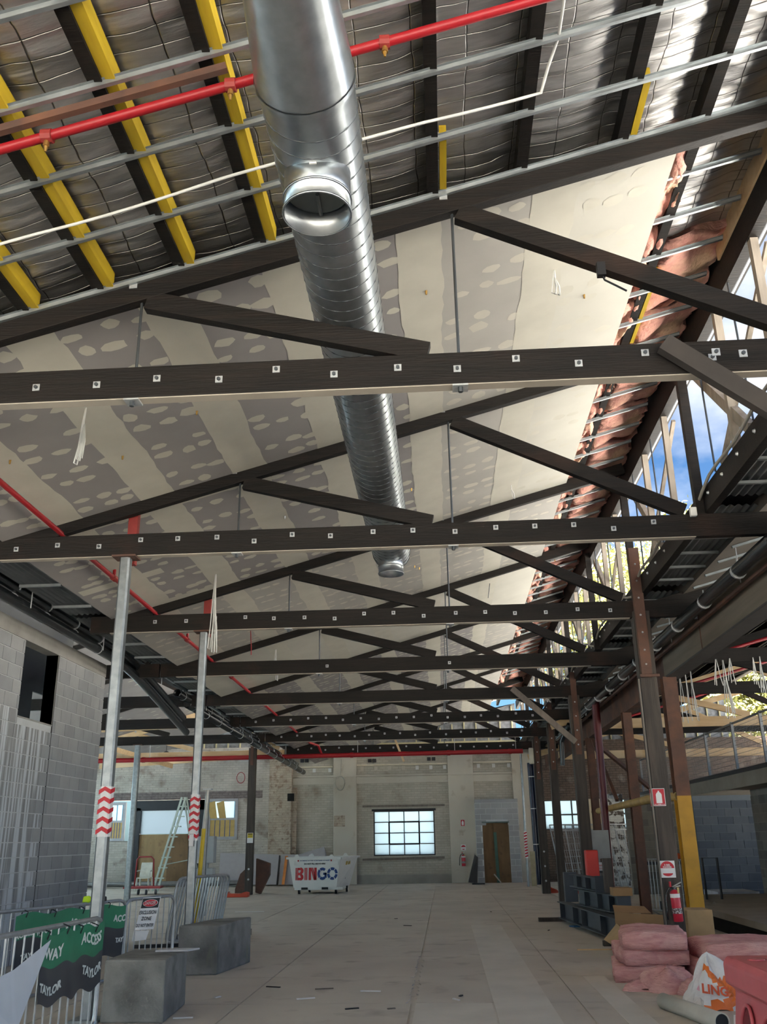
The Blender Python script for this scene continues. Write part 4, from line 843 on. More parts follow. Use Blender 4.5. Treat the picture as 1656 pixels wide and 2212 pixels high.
def leadlight(name, x0, x1, z0, z1, upper, par_lab):
    f = MB(); f.box(x0-.1, x1+.1, YW-.06, YW+.05, z0-.1, z0); f.box(x0-.1, x1+.1, YW-.06, YW+.05, z1, z1+.1); f.box(x0-.1, x0, YW-.06, YW+.05, z0, z1); f.box(x1, x1+.1, YW-.06, YW+.05, z0, z1)
    o = struct(f.build(name, FR)); zm = (z0+z1)/2
    b = MB(); b.box(x0, x1, YW-.04, YW, zm-.04, zm+.04); b.build('transom', FR, o)
    b = MB(); b.box(x0, x1, YW+.02, YW+.026, z0, z1); b.build('pane', FROST, o)
    n = 5
    for j in range(n):
        xa, xb = x0+(x1-x0)*j/n, x0+(x1-x0)*(j+1)/n
        b = MB(); b.box(xa+.012, xb-.012, YW-.02, YW+.01, z0, zm-.04); b.build('timber_slat', SHARD[0], o)
        b = MB(); b.box(xb-.012, xb+.012, YW-.025, YW+.01, z0, zm-.04); b.build('blue_bead', SHARD[1], o)
    for j in range(upper):
        xa = x0+.02+j*(x1-x0)*.36
        b = MB(); b.prism([V(xa, YW-.08, zm+.02), V(xa+.26, YW-.08, zm+.02), V(xa+.16, YW-.12, z1+.02), V(xa-.12, YW-.12, z1-.06)], (0, .03, 0)); b.build('curled_slat', SHARD[0], o)
    b = MB(); [b.box(q-.012, q+.012, YW-.03, YW+.01, zm+.04, z1) for q in (x0+.03, x1-.03, (x0+x1)/2)]; b.build('blue_bead', mat('sky_blue_trim', (.16, .42, .62), .5), o)
    return o
leadlight('window_3', -9.0, -8.03, 1.76, 3.04, 2, ''); leadlight('window_4', -12.92, -12.42, 1.76, 2.98, 0, '')
b = MB(); b.box(-13.0, -7.0, YW-.01, YW+.02, 3.14, 3.42); b.build('soldier_course', add_bricks(mat('purple_grey_brick', (.24, .20, .19), .9, var=.35, scale=9), .24, .086, .7, tint=.7), wall_bl)
# far left low pipe rail and electrical board
b = MB(); b.tube([V(-13.5, YW-.6, .14), V(-7.6, YW-.6, .14)], .09, 12); tag(b.build('steel_tube', mat('grey_tube', (.22, .22, .22), .5, .4), smooth='auto'), 'long grey steel tube on the floor along the left end wall', 'pipe')
# ================================================================== left foreground
CONC = second_layer(second_layer(mat('cast_concrete_block', (.26, .255, .24), .9, col2=(.16, .157, .147), scale=4, bump=.5, bscale=30, detail=9), (.09, .09, .083), 2.2, .52, .75), (.22, .225, .15), 3, .60, .75, (1, 1, .3))
def conc_block(p, ax, ay, w_, d_, h, label):
    b = MB(); ax, ay = Vector(ax).normalized(), Vector(ay).normalized(); nx, ny, nz = 12, 16, 10; r = random.Random(len(label))
    P = V(*p)
    def pt(u, v, t): return P+ax*(w_*u)+ay*(d_*v)+V(0, 0, h*t)
    # six faces with slightly uneven surface
    def face(f, a, c): b.grid(f, a, c)
    j = lambda s=.006: V(r.uniform(-s, s), r.uniform(-s, s), r.uniform(-s, s))
    q = [pt(0,0,0), pt(1,0,0), pt(1,1,0), pt(0,1,0), pt(0,0,1)+j(.012), pt(1,0,1)+j(.012), pt(1,1,1)+j(.012), pt(0,1,1)+j(.012)]
    b.add(q, [(0,3,2,1),(4,5,6,7),(0,1,5,4),(1,2,6,5),(2,3,7,6),(3,0,4,7)])
    o = b.build('concrete_block', CONC, bevel=.018)
    return tag(o, label, 'concrete block')
conc_block((-3.24, 9.30, 0), (1, -.03, 0), (-.07, 1, 0), .60, 1.02, .52, 'squat concrete counterweight block nearest, with algae streaks')
conc_block((-3.40, 12.42, 0), (1, .06, 0), (.14, 1, 0), .50, 1.25, .56, 'second concrete counterweight block beside the farther taped prop')
q = V(-2.95, 9.95, .525); b = MB(); b.prism([q, q+V(.32, .02, 0), q+V(.40, .2, 0), q+V(.06, .18, 0)], (0, 0, .015)); tag(b.build('tile_offcut', mat('white_tile', (.6, .6, .62), .4)), 'white tile offcut on the nearest concrete block', 'offcut')
TUBE = mat('barrier_galv', (.42, .44, .46), .4, .7, var=.25, scale=10)
def barrier(p0, p1, label, h=1.1, lean=V(0, 0, 0), n=18, feet=True, group=None):
    """crowd-control barrier standing from p0 to p1 on the floor"""
    p0, p1 = V(p0[0], p0[1], 0), V(p1[0], p1[1], 0); t_ = thing('crowd_barrier', (p0+p1)/2, label, 'barrier', group)
    d = (p1-p0).normalized(); up = lambda z: V(0, 0, z)+lean*(z/h); zb = .16; r = .11; L = (p1-p0).length
    loop = []
    cs = [(0, zb, 1), (0, h, 2), (L, h, 3), (L, zb, 4)]
    for (s, z, k) in cs:
        cx, cz = (r if s == 0 else L-r), (zb+r if z == zb else h-r)
        a0 = {1: -90, 2: 180, 3: 90, 4: 0}[k]
        for a in range(0, 91, 30):
            an = math.radians(a0-a); loop.append(p0+d*(cx+r*math.cos(an))+up(cz+r*math.sin(an)))
    loop.append(loop[0])
    b = MB(); b.tube(loop, .019, 8, caps=False); b.build('frame', TUBE, t_, smooth='auto')
    for i in range(n):
        q = p0+d*(L*(i+1)/(n+1)); b = MB(); b.cyl(q+up(zb), q+up(h), .0075, n=6); b.build('bar', TUBE, t_)
    if feet:
        sd = d.cross(V(0, 0, 1))
        for s in (.25, L-.25): q = p0+d*s; b = MB(); b.tube([q-sd*.28, q-sd*.2+V(0, 0, .06), q+up(zb), q+sd*.2+V(0, 0, .06), q+sd*.28], .014, 6); b.build('foot', TUBE, t_, smooth=True)
    return t_
GREEN = mat('banner_green', (.025, .20, .105), .5, var=.25, scale=4); CHAR = mat('banner_charcoal', (.055, .058, .065), .5, var=.2, scale=4); LETT = mat('banner_lettering', (.68, .72, .70), .5, var=.08); BACKW = mat('banner_back', (.56, .60, .66), .5, var=.06)
def banner(p0, p1, z0, z1, words, label, split=.5, amp=.02, off=V(0, 0, 0), x_off=0, seed=0):
    p0, p1 = Vector(p0), Vector(p1); d = (p1-p0); L = d.length; d = d/L; nrm = d.cross(V(0, 0, 1)); nrm = nrm if nrm.x > 0 else -nrm
    def surf(s, z):
        f = (z-z0)/(z1-z0); s_ = s
        wv = amp*math.sin(s*5.2+seed)*(1-.6*f)+.4*amp*math.sin(s*13+z*4+seed)
        zz = z-.035*math.sin(s*math.pi/max(L, .1)*3+seed)**2*(1 if f > .5 else 1.3)
        return p0+d*s_+nrm*(wv+.035)+V(0, 0, zz)
    t_ = thing('site_banner', p0+d*L/2+V(0, 0, z0), label, 'banner'); zs = z0+(z1-z0)*split
    b = MB(); b.grid(lambda u, v: surf(L*u, zs+(z1-zs)*v), 40, 10); b.build('green_band', GREEN, t_, smooth=True, fixn=False)
    b = MB(); b.grid(lambda u, v: surf(L*u, z0+(zs-z0)*v), 40, 10); b.build('charcoal_band', CHAR, t_, smooth=True, fixn=False)
    for (w_, s, z, sz, bold) in words:
        lettering(w_, sz, LETT, (0, 0, 0), (1, 0, 0), (0, 0, 1), t_, bold=bold, align='LEFT', fn=lambda x, yv, zz, s=s, z=z: surf(s+x, z+yv)+nrm*(.004+zz))
    for k in range(4):
        q = surf(L*(k+.3)/4, z1-.01); b = MB(); b.tube([q+V(0, 0, -.03), q+nrm*.02+V(0, 0, .02), q-nrm*.05+V(0, 0, .045), q-nrm*.06], .006, 5); b.build('tie', DGREY, t_)
    return t_, surf
# near barrier with banner
HB = .98
rail1 = lambda px: atz(px, 2024-.19*px, HB)
a0, a1 = rail1(0), rail1(222); dn = (a1-a0).normalized(); B1 = a1; B0 = a1-dn*2.4
barrier((B0.x, B0.y), (B1.x, B1.y), 'galvanised crowd barrier in the bottom left corner', h=HB)
st = rail1(84); S1 = lambda px: (rail1(px)-st).length*(1 if px > 84 else -1)
def fit(word, p0, p1, z, bold=.003, S=None): w_ = S(p1)-S(p0); return (word, S(p0), z, w_/(len(word)*.63), bold)
bn, sf = banner(V(st.x, st.y, 0), V(B1.x, B1.y, 0), .50, HB-.02, [fit('WAY', 92, 120, .83, S=S1), fit('ACCESS', 172, 219, .86, S=S1), fit('TAYLOR', 86, 128, .60, S=S1), fit('TAYLOR', 180, 219, .63, S=S1)], 'green and charcoal access way banner on the nearest barrier', .52, .018)
# its folded-back white corner
b = MB(); Ap = aty(110, 2030, st.y+.02); Bp = aty(36, 2225, st.y-.65); Cp = aty(-60, 2230, st.y-1.05); Dp = aty(-60, 2140, st.y-1.05); Ep = aty(30, 2095, st.y-.55)
b.add([Ap, Bp, Cp, Dp, Ep], [(0, 1, 2, 3, 4)]); fl = b.build('folded_flap', BACKW, bn, solid=.004)
# second barrier and banner behind the nearer prop
H2 = .95; rail2 = lambda px: atz(px, 1968-.0979*(px-30), H2)
c0, c1 = rail2(30), rail2(268); d2_ = (c1-c0).normalized()
barrier((c0-d2_*.4)[:2], (c1+d2_*.05)[:2], 'crowd barrier behind the nearer taped prop, carrying the longer banner', n=16, h=H2)
S2 = lambda px: (rail2(px)-c0).length
banner(V(c0.x, c0.y, 0), V(c1.x, c1.y, 0), .42, H2-.02, [fit('ACCESS WAY', 31, 107, .74, S=S2), fit('ACCESS', 150, 189, .80, S=S2), fit('ACC', 244, 266, .80, S=S2), fit('TAYLOR', 48, 92, .53, S=S2), fit('TAY', 252, 267, .59, S=S2)], 'green and charcoal banner on the barrier behind, upper one', .55, .02, seed=2)
# third barrier with the danger sign, leaning, and a stack of folded barriers
e0, e1 = rail2(270), rail2(378)
bx3 = barrier((e0.x, e0.y), (e1.x, e1.y), 'crowd barrier carrying the danger sign before the second block', h=H2, n=8, feet=True)
sg = thing('danger_sign', aty(318, 2012, 11.40), 'danger exclusion zone do not enter sign on the third barrier', 'sign')
SW = mat('sign_white', (.74, .74, .75), .5, var=.04); SR = mat('sign_red', (.55, .02, .03), .5, var=.05); SK = mat('sign_black', (.012, .012, .014), .5)
TL, TR_, BR, BL = aty(309, 1939, 11.35), aty(347, 1937, 11.47), aty(331, 2006, 11.41), aty(291, 2008, 11.29)
rt, upv = (TR_-TL), (TL-BL)
SPf = lambda u, v, k=0: BL+(BR-BL)*u*(1-v)+rt*u*v+upv*v+V(.02, -.06-.004*k, 0)
b = MB(); b.add([SPf(0, 0), SPf(1, 0), SPf(1, 1), SPf(0, 1)], [(0, 1, 2, 3)]); b.build('panel', SW, sg, solid=.004)
b = MB(); b.add([SPf(.02, .67, 1), SPf(.98, .67, 1), SPf(.98, .98, 1), SPf(.02, .98, 1)], [(0, 1, 2, 3)]); b.build('black_header', SK, sg)
for s, m_, k in ((1, SW, 2), (.93, SR, 3)):
    b = MB(); b.add([SPf(.5+.42*s*math.cos(a*.2618), .825+.115*s*math.sin(a*.2618), k) for a in range(24)], [tuple(range(24))]); b.build('danger_oval', m_, sg)
for w_, v, sz, m_ in (('DANGER', .825, .050, SW), ('EXCLUSION', .53, .052, SK), ('ZONE', .34, .052, SK), ('DO NOT ENTER', .13, .046, SK)):
    L_ = len(w_)*sz*.62; wfac = .94 if w_ != 'DANGER' else .62
    m_t = text_mesh(w_, 1, 0, .02); xs_ = [v_.co.x for v_ in m_t.vertices]; wd = max(xs_)-min(xs_); bpy.data.meshes.remove(m_t); kx = min(wfac/wd, .2 if w_ == 'ZONE' else 9)
    lettering(w_, 1, m_, (0, 0, 0), (1, 0, 0), (0, 0, 1), sg, bold=.02, fn=lambda x, yv, zz, v=v, kx=kx, sz=sz: SPf(.5+x*kx, v+yv*sz/.34*1.05, 4.5))
b = MB(); b.add([aty(289, 2010, 11.30), aty(322, 2010, 11.35), aty(315, 2030, 11.33), aty(284, 2034, 11.30)], [(0, 1, 2, 3)]); tag(b.build('paper_sheet', SW, solid=.003), 'loose white sheet hanging under the danger sign', 'sheet')
for i in range(4):
    g0 = aty(352+i*7, 2038, 14.6+.12*i); g1 = g0+V(.42, 1.1, 0)
    barrier((g0.x, g0.y), (g1.x, g1.y), '%s folded crowd barrier from the left in the leaning stack' % ordw(i+1), h=1.05, lean=V(.16, .05, 0), n=14, feet=False, group='stack of folded barriers')
# low steel frames on floor behind the blocks
b = MB(); b.beam(atz(290, 2045, .026), atz(400, 2041, .026), .06, .05); tag(b.build('steel_section', DGREY), 'dark steel section lying behind the nearest concrete block', 'steel section')
q = atz(478, 1990, .0); b = MB(); b.box(-4.6, -3.5, 16.6, 16.7, .0, .1); b.box(-3.6, -3.5, 16.6, 17.6, 0, .1); tag(b.build('timber_bearer', GREYW), 'grey timber bearers on the floor behind the second concrete block', 'timber')
# acrow style yellow prop and thin galv post
yp = thing('adjustable_prop', (-4.3, 15.9, 0), 'slim adjustable prop with yellow lower tube', 'prop')
f_ = aty(421, 1992, 15.9); g_ = aty(440, 1790, 15.9); h_ = aty(449, 1706, 15.9)
b = MB(); b.tube([V(f_.x-.01, 15.9, 0), g_], .036, 10); b.build('outer_tube', mat('prop_yellow', (.65, .46, .02), .45, var=.15), yp, smooth='auto'); b = MB(); b.tube([g_, h_], .028, 10); b.build('inner_tube', mat('prop_zinc', (.55, .54, .50), .45, .4), yp, smooth='auto'); b = MB(); b.box(h_.x-.07, h_.x+.07, h_.y-.07, h_.y+.07, h_.z, h_.z+.015); b.build('head_plate', WASH, yp); b = MB(); b.box(f_.x-.09, f_.x+.07, 15.82, 15.98, 0, .012); b.build('foot_plate', WASH, yp)
f_ = aty(434, 1985, 17); g_ = aty(444, 1800, 17); b = MB(); b.beam(V(f_.x, 17, 0), V(g_.x, 17, 2.35), .07, .07); tag(b.build('steel_prop', GALV), 'thin bare steel post beside the yellow prop', 'post')
# electrical board on a stand
eb = thing('switch_cabinet', aty(442, 1905, 22), 'grey electrical cabinet on a stand by the ladder', 'cabinet'); CAB = mat('cabinet_grey', (.33, .35, .36), .5, var=.08)
for (px0, px1, py0, py1, n_) in ((422, 463, 1806, 1865, 'cabinet_body'), (414, 460, 1875, 1908, 'lower_box')):
    A, Cc = aty(px0, py1, 22), aty(px1, py0, 22); b = MB(); b.box(A.x, Cc.x, 22, 22.25, A.z, Cc.z); b.build(n_, CAB, eb, bevel=.01)
A = aty(442, 1900, 22.1); b = MB(); b.box(A.x-.05, A.x+.05, 22.08, 22.2, 0, 1.7); b.build('stand', CAB, eb)
# hi-vis glove on the barrier
q = rail2(186)+V(0, 0, .045); b = MB(); b.prism([q+V(-.05, 0, -.03), q+V(.02, 0, -.04), q+V(.05, 0, 0), q+V(.02, 0, .035), q+V(-.04, 0, .03)], (0, .05, 0)); hv = tag(b.build('glove', mat('hi_vis', (.55, .85, .02), .6), bevel=.012), 'hi-vis yellow glove on the rail above the farther green banner', 'glove')
q = rail2(220)+V(0, 0, .04); b = MB(); b.prism([q+V(-.03, 0, -.03), q+V(.04, 0, -.03), q+V(.035, 0, .02), q+V(-.02, 0, .025)], (0, .05, 0)); tag(b.build('glove', SK, bevel=.01), 'black glove on the rail above the farther green banner', 'glove')
# ================================================================== right foreground
SIGNR = mat('extinguisher_sign_red', (.50, .015, .03), .45, var=.05)
def flat_sign(name, c, w_, h, label, right=V(1, 0, 0), back=SW, cat='sign', n=None):
    right = Vector(right).normalized(); n = n or V(right.y, -right.x, 0)
    t_ = thing(name, c, label, cat); b = MB(); a, u = right*w_/2, V(0, 0, h/2)
    b.prism([c-a-u, c+a-u, c+a+u, c-a+u], n*-.004); b.build('panel', back, t_)
    def at(x, z, k=1): return c+right*x+V(0, 0, z)+n*(.003*k)
    return t_, at
def poly(t_, at, pts, m, name, k=1): b = MB(); b.add([at(x, z, k) for x, z in pts], [tuple(range(len(pts)))]); return b.build(name, m, t_)
def ext_icon(at, t_, s, k=2):
    poly(t_, at, [(-.16*s, -.32*s), (.16*s, -.32*s), (.16*s, .14*s), (.10*s, .24*s), (.04*s, .27*s), (.04*s, .34*s), (-.04*s, .34*s), (-.04*s, .27*s), (-.10*s, .24*s), (-.16*s, .14*s)], SW, 'extinguisher_symbol', k)
    poly(t_, at, [(-.09*s, -.40*s), (.09*s, -.40*s), (.09*s, -.36*s), (-.09*s, -.36*s)], SW, 'underline', k)
c = aty(1422.5, 1722, 12.965); t_, at = flat_sign('extinguisher_sign', c, .165, .225, 'red fire extinguisher location sign on the front of the dark post', back=SW)
poly(t_, at, [(-.075, -.105), (.075, -.105), (.075, .105), (-.075, .105)], SIGNR, 'red_field', 1); ext_icon(at, t_, .24)
lettering('FIRE EXTINGUISHER', .016, SW, at(0, -.094, 2.5), (1, 0, 0), (0, 0, 1), t_)
c = V(2.783, 13.07, c.z); t_, at = flat_sign('extinguisher_sign', c, .165, .225, 'red fire extinguisher sign seen edge-on on the left side of the post', right=V(0, -1, 0), n=V(-1, 0, 0), back=SW)
poly(t_, at, [(-.075, -.105), (.075, -.105), (.075, .105), (-.075, .105)], SIGNR, 'red_field', 1); ext_icon(at, t_, .24)
c = aty(1441, 1877.5, 12.965); t_, at = flat_sign('powder_sign', c, .20, .205, 'white square sign with a red and white powder disc on the post')
poly(t_, at, [(.09*math.cos(a*.1745), .012+.085*math.sin(a*.1745)) for a in range(0, 19)], SIGNR, 'red_half', 1); poly(t_, at, [(.065*math.cos(-a*.1745), -.05+.035*math.sin(-a*.1745)) for a in range(0, 19)], SIGNR, 'red_foot', 1)
lettering('A B(E)', .028, SW, at(0, .050, 2), (1, 0, 0), (0, 0, 1), t_, bold=.001); lettering('POWDER', .026, SW, at(0, .024, 2), (1, 0, 0), (0, 0, 1), t_, bold=.001)
def extinguisher(p, h, r, label, tilt=0):
    t_ = thing('fire_extinguisher', p, label, 'extinguisher'); X = V(*p); ax = V(tilt, 0, 1).normalized()
    P = lambda s, dx=0, dy=0: X+ax*(s*h)+V(dx, dy, 0)
    b = MB(); b.tube([P(0), P(.02), P(.70), P(.76), P(.80)], [r*.9, r, r, r*.8, r*.35], 20); b.build('cylinder', mat('extinguisher_red', (.50, .02, .045), .35, var=.08), t_, smooth='auto')
    b = MB(); b.tube([P(.60), P(.70)], r*1.01, 20, caps=False); b.build('white_band', SW, t_, smooth='auto')
    b = MB(); b.tube([P(.20), P(.34)], r*1.012, 20, caps=False); lb_ = b.build('label_panel', mat('label_grey', (.45, .42, .42), .5, col2=(.10, .05, .05), scale=60, lo=.45, hi=.55), t_, smooth='auto')
    b = MB(); b.tube([P(.8), P(.87)], r*.3, 12); b.build('valve', NUT, t_)
    b = MB(); b.tube([P(.87, -r*.3), P(.92, r*.5, -r*.3), P(.99, r*1.5, -r*.4)], r*.14, 8); b.tube([P(.86, 0), P(.88, r*.6, -r*.3), P(.90, r*1.3, -r*.4)], r*.13, 8); b.build('handle', mat('handle_zinc', (.55, .53, .48), .4, .5), t_, smooth=True)
    b = MB(); b.box(P(.7).x+r*.35, P(.7).x+r*.75, P(.7).y-r*1.15, P(.7).y-r*1.05, P(.72).z, P(.86).z); b.build('tag', mat('yellow_tag', (.55, .45, .18), .6), t_)
    b = MB(); b.tube([P(.85, -r*.3), P(.84, -r*.9), P(.74, -r*1.6), P(.55, -r*1.9), P(.25, -r*2.0), P(.05, -r*2.05)], r*.16, 8); b.build('hose', BLACKP, t_, smooth=True)
    b = MB(); b.box(P(.9).x-r*.7, P(.9).x-r*.4, P(.9).y+r*.2, P(.9).y+r*1.2, P(.86).z, P(1.0).z); b.build('wall_bracket', SIGNR, t_)
    return t_
c0 = aty(1466, 1991, 12.86); extinguisher((c0.x, 12.88, c0.z), .47, .062, 'red fire extinguisher hung low on the dark post', -.03)
# ---- pink batts
PINKF = second_layer(mat('pink_glasswool', (.74, .40, .38), .95, col2=(.60, .28, .27), scale=7, bump=1.0, bscale=22, spec=.1, stretch=(1, 1, 4)), (.82, .52, .47), 3, .5, .75)
def slab_batt(cx, cy, z, lx, ly, th, rz, label, seed, fray=.02):
    r = random.Random(seed); b = MB(); nu, nv = 14, 14; ph = [r.uniform(0, 6) for _ in range(8)]
    def base(u, v):
        eu = .04*math.sin(v*5+ph[0])+fray*r.uniform(-1, 1); ev = .04*math.sin(u*5+ph[1])+fray*r.uniform(-1, 1)
        x = (u-.5)*lx*(1+eu*(abs(u-.5) > .49)); y_ = (v-.5)*ly*(1+ev*(abs(v-.5) > .49)); return x, y_
    pts = {}
    for i in range(nu+1):
        for j in range(nv+1): pts[i, j] = base(i/nu, j/nv)
    def put(q, zz): return V(cx+q[0]*math.cos(rz)-q[1]*math.sin(rz), cy+q[0]*math.sin(rz)+q[1]*math.cos(rz), z+zz)
    def edge(i, j): e = min(i, nu-i, j, nv-j); return [.018, .004, 0][min(e, 2)]
    o = len(b.v)
    for i in range(nu+1):
        for j in range(nv+1): b.v.append(tuple(put(pts[i, j], th-edge(i, j)+.010*math.sin(i*.45+ph[2])+.010*math.sin(j*.5+ph[3])+r.uniform(-.006, .006))))
    o2 = len(b.v)
    for i in range(nu+1):
        for j in range(nv+1): b.v.append(tuple(put((pts[i, j][0]*.985, pts[i, j][1]*.985), 0)))
    n = nv+1
    for i in range(nu):
        for j in range(nv):
            a = i*n+j; b.f.append((o+a, o+a+n, o+a+n+1, o+a+1)); b.f.append((o2+a, o2+a+1, o2+a+n+1, o2+a+n))
    ring = [i*n for i in range(nu)]+[nu*n+j for j in range(nv)]+[i*n+nv for i in range(nu, 0, -1)]+[j for j in range(nv, 0, -1)]
    mid = len(b.v)
    for q in ring:
        p, p2 = Vector(b.v[o+q]), Vector(b.v[o2+q]); cdir = V(p.x-cx, p.y-cy, 0).normalized(); b.v.append(tuple((p+p2)/2+cdir*(.006+r.uniform(-.008, .008))))
    for k in range(len(ring)):
        k2 = (k+1) % len(ring); b.f.append((o+ring[k], o+ring[k2], mid+k2, mid+k)); b.f.append((mid+k, mid+k2, o2+ring[k2], o2+ring[k]))
    ob = b.build('insulation_batt', PINKF, smooth=True); return tag(ob, label, 'insulation')
slab_batt(2.28, 12.05, 0, .74, 1.15, .185, -.12, 'bottom pink batt of the left stack on the floor', 21)
slab_batt(2.33, 12.02, .18, .72, 1.1, .165, -.02, 'middle pink batt of the left stack on the floor', 22)
slab_batt(2.38, 11.98, .345, .72, 1.15, .175, -.16, 'top pink batt of the left stack on the floor', 23)
slab_batt(3.35, 11.55, 0, 1.25, 1.1, .235, .06, 'lower pink batt of the right stack behind the red barrier', 24)
slab_batt(3.38, 11.5, .235, 1.2, 1.05, .20, -.03, 'upper pink batt of the right stack behind the red barrier', 25, .03)
def torn(cx, cy, lx, ly, h, seed, label):
    r = random.Random(seed); b = MB(); n, m_ = 22, 14; ph = [r.uniform(0, 6) for _ in range(6)]
    def f(u, v):
        a = 2*math.pi*u; e = math.sin(math.pi*v*.5); rr = (1+.16*math.sin(3*a+ph[0])+.08*math.sin(7*a+ph[1])+.05*r.uniform(-1, 1))
        c_ = math.cos(math.pi*v*.5); return V(cx+lx*rr*c_*math.cos(a), cy+ly*rr*c_*math.sin(a), h*e*(1+.15*math.sin(a*4+ph[2]))+.012*r.uniform(-1, 1)*(v > .05)+(.0 if v > .01 else 0)+.001)
    b.grid(f, n, m_); return tag(b.build('torn_batt', PINKF, smooth=True), label, 'insulation')
torn(2.30, 10.95, .30, .22, .22, 31, 'torn lump of pink insulation in front of the stacks'); torn(2.55, 10.62, .22, .16, .17, 32, 'smaller torn pink lump beside the plastic bag'); torn(2.02, 11.0, .18, .12, .10, 33, 'thin torn pink scrap at the corner of the left stack')
# ---- crumpled plastic bag
BAGW = mat('bag_white', (.74, .72, .72), .35, var=.12, scale=8); BAGO = mat('bag_orange', (.75, .17, .03), .35, var=.15, scale=8); BAGP = mat('bag_magenta', (.55, .03, .26), .35, var=.15); BAGK = mat('bag_pink', (.80, .42, .52), .35, var=.15)
bag = thing('plastic_bag', (2.62, 10.0, 0), 'crumpled white plastic bag with orange and pink print beside the white tube', 'bag')
rb_ = random.Random(5)
def bagp(u, v):
    a = 2*math.pi*u; k = 1+.22*math.sin(3*a+1)+.12*math.sin(8*a+v*5); c_ = (1-v)**.7
    return V(2.62+.36*k*c_*math.cos(a)-.12*v, 10.0+.22*k*c_*math.sin(a), .42*v**.85*(1+.1*math.sin(5*a))+.015*math.sin(13*a+9*v)+.001)
NU, NV = 40, 14; b = MB(); b.grid(bagp, NU, NV); film = b.build('film', BAGW, bag)
for m_ in (BAGO, BAGP, BAGK): film.data.materials.append(m_)
for p in film.data.polygons:
    i, j = p.index//NV, p.index % NV; u = (i+.5)/NU; s = (u-.52)/.43; v = j/NV
    if .52 < u < .95 and v < .75:
        if abs(s-.42-.25*math.sin(v*5)) < .13: p.material_index = 1
        elif s > .66 and v < .5: p.material_index = 2
        elif s < .2 and v > .25 or s > .85: p.material_index = 3
lettering('LING', .11, mat('bag_red_letter', (.70, .10, .03), .4), (2.47, 9.755, .17), (1, 0, -.15), (.12, .35, 1), bag, bold=.004)
b = MB(); t0, t1 = atz(1432, 2162, .065), atz(1560, 2208, .065); b.tube([t0, t1], .065, 20, caps=False); tb = thing('cardboard_tube', (t0+t1)/2, 'white tube lying on the floor in front of the plastic bag', 'tube'); b.build('tube_wall', mat('tube_white', (.52, .50, .45), .6, var=.12), tb, smooth='auto', solid=.008)
b = MB(); dt = (t1-t0).normalized(); b.tube([t1-dt*.02, t1-dt*.012], .06, 20); b.build('dark_bore', SK, tb)
# ---- red plastic water barrier
PB = mat('red_plastic_barrier', (.56, .12, .14), .42, var=.14, scale=5)
k0, k1 = atz(1558, 2064, .78), atz(1656, 2104, .78); ax = (k1-k0).normalized(); ax = V(ax.x, ax.y, 0).normalized(); sd = V(-ax.y, ax.x, 0); sd = sd if sd.x > 0 else -sd; LB = 1.9
wbr = thing('water_barrier', (k0.x, k0.y, 0), 'red plastic water-filled barrier in the bottom right corner', 'barrier')
Q = lambda s, t, z: V(k0.x, k0.y, 0)+ax*s+sd*t+V(0, 0, z)
prof = [(-.05, 0), (-.05, .10), (.0, .16), (.06, .58), (-.0, .62), (-.0, .74), (.03, .78), (.37, .78), (.40, .74), (.40, .62), (.34, .58), (.40, .16), (.45, .10), (.45, 0)]
b = MB(); n = len(prof); vs_ = [Q(0, t, z) for t, z in prof]+[Q(LB, t, z) for t, z in prof]; b.add(vs_, [(i, i+1, i+n+1, i+n) for i in range(n-1)]+[tuple(range(n)), tuple(reversed(range(n, 2*n))), (0, n, 2*n-1, n-1)]); bd = b.build('body', PB, wbr, bevel=.014)
for s in (.32, .72, 1.12):       # flat ovals: shade of the fork holes put into a darker red
    b = MB(); b.add([Q(s+.11*math.cos(a*.2618), .022+(.36+.15*math.sin(a*.2618)-.36)*.14-.006, .37+.15*math.sin(a*.2618)) for a in range(24)], [tuple(range(24))]); b.build('oval_recess_shade', mat('recess_shade_red', (.18, .022, .03), .6), wbr)
    b = MB(); pts = [Q(s+.118*math.cos(a*.2618), .02+(.15*math.sin(a*.2618))*.14-.010, .37+.158*math.sin(a*.2618)) for a in range(25)]; b.tube(pts, .012, 6, caps=False); b.build('oval_rim', PB, wbr, smooth=True)
b = MB(); b.tube([Q(.28, .14, .782), Q(.28, .14, .79)], .055, 16); b.build('filler_cap', PB, wbr)
b = MB(); b.add([Q(.22+.07*math.cos(a*.3142), .17+.05*math.sin(a*.3142), .7825) for a in range(20)], [tuple(range(20))]); b.build('hand_slot', SK, wbr)
b = MB(); b.prism([Q(-.01, .02, .30), Q(-.01, .06, .30), Q(-.01, .075, .42), Q(-.01, .035, .42)], -ax*.012); b.build('white_reflector', SW, wbr)
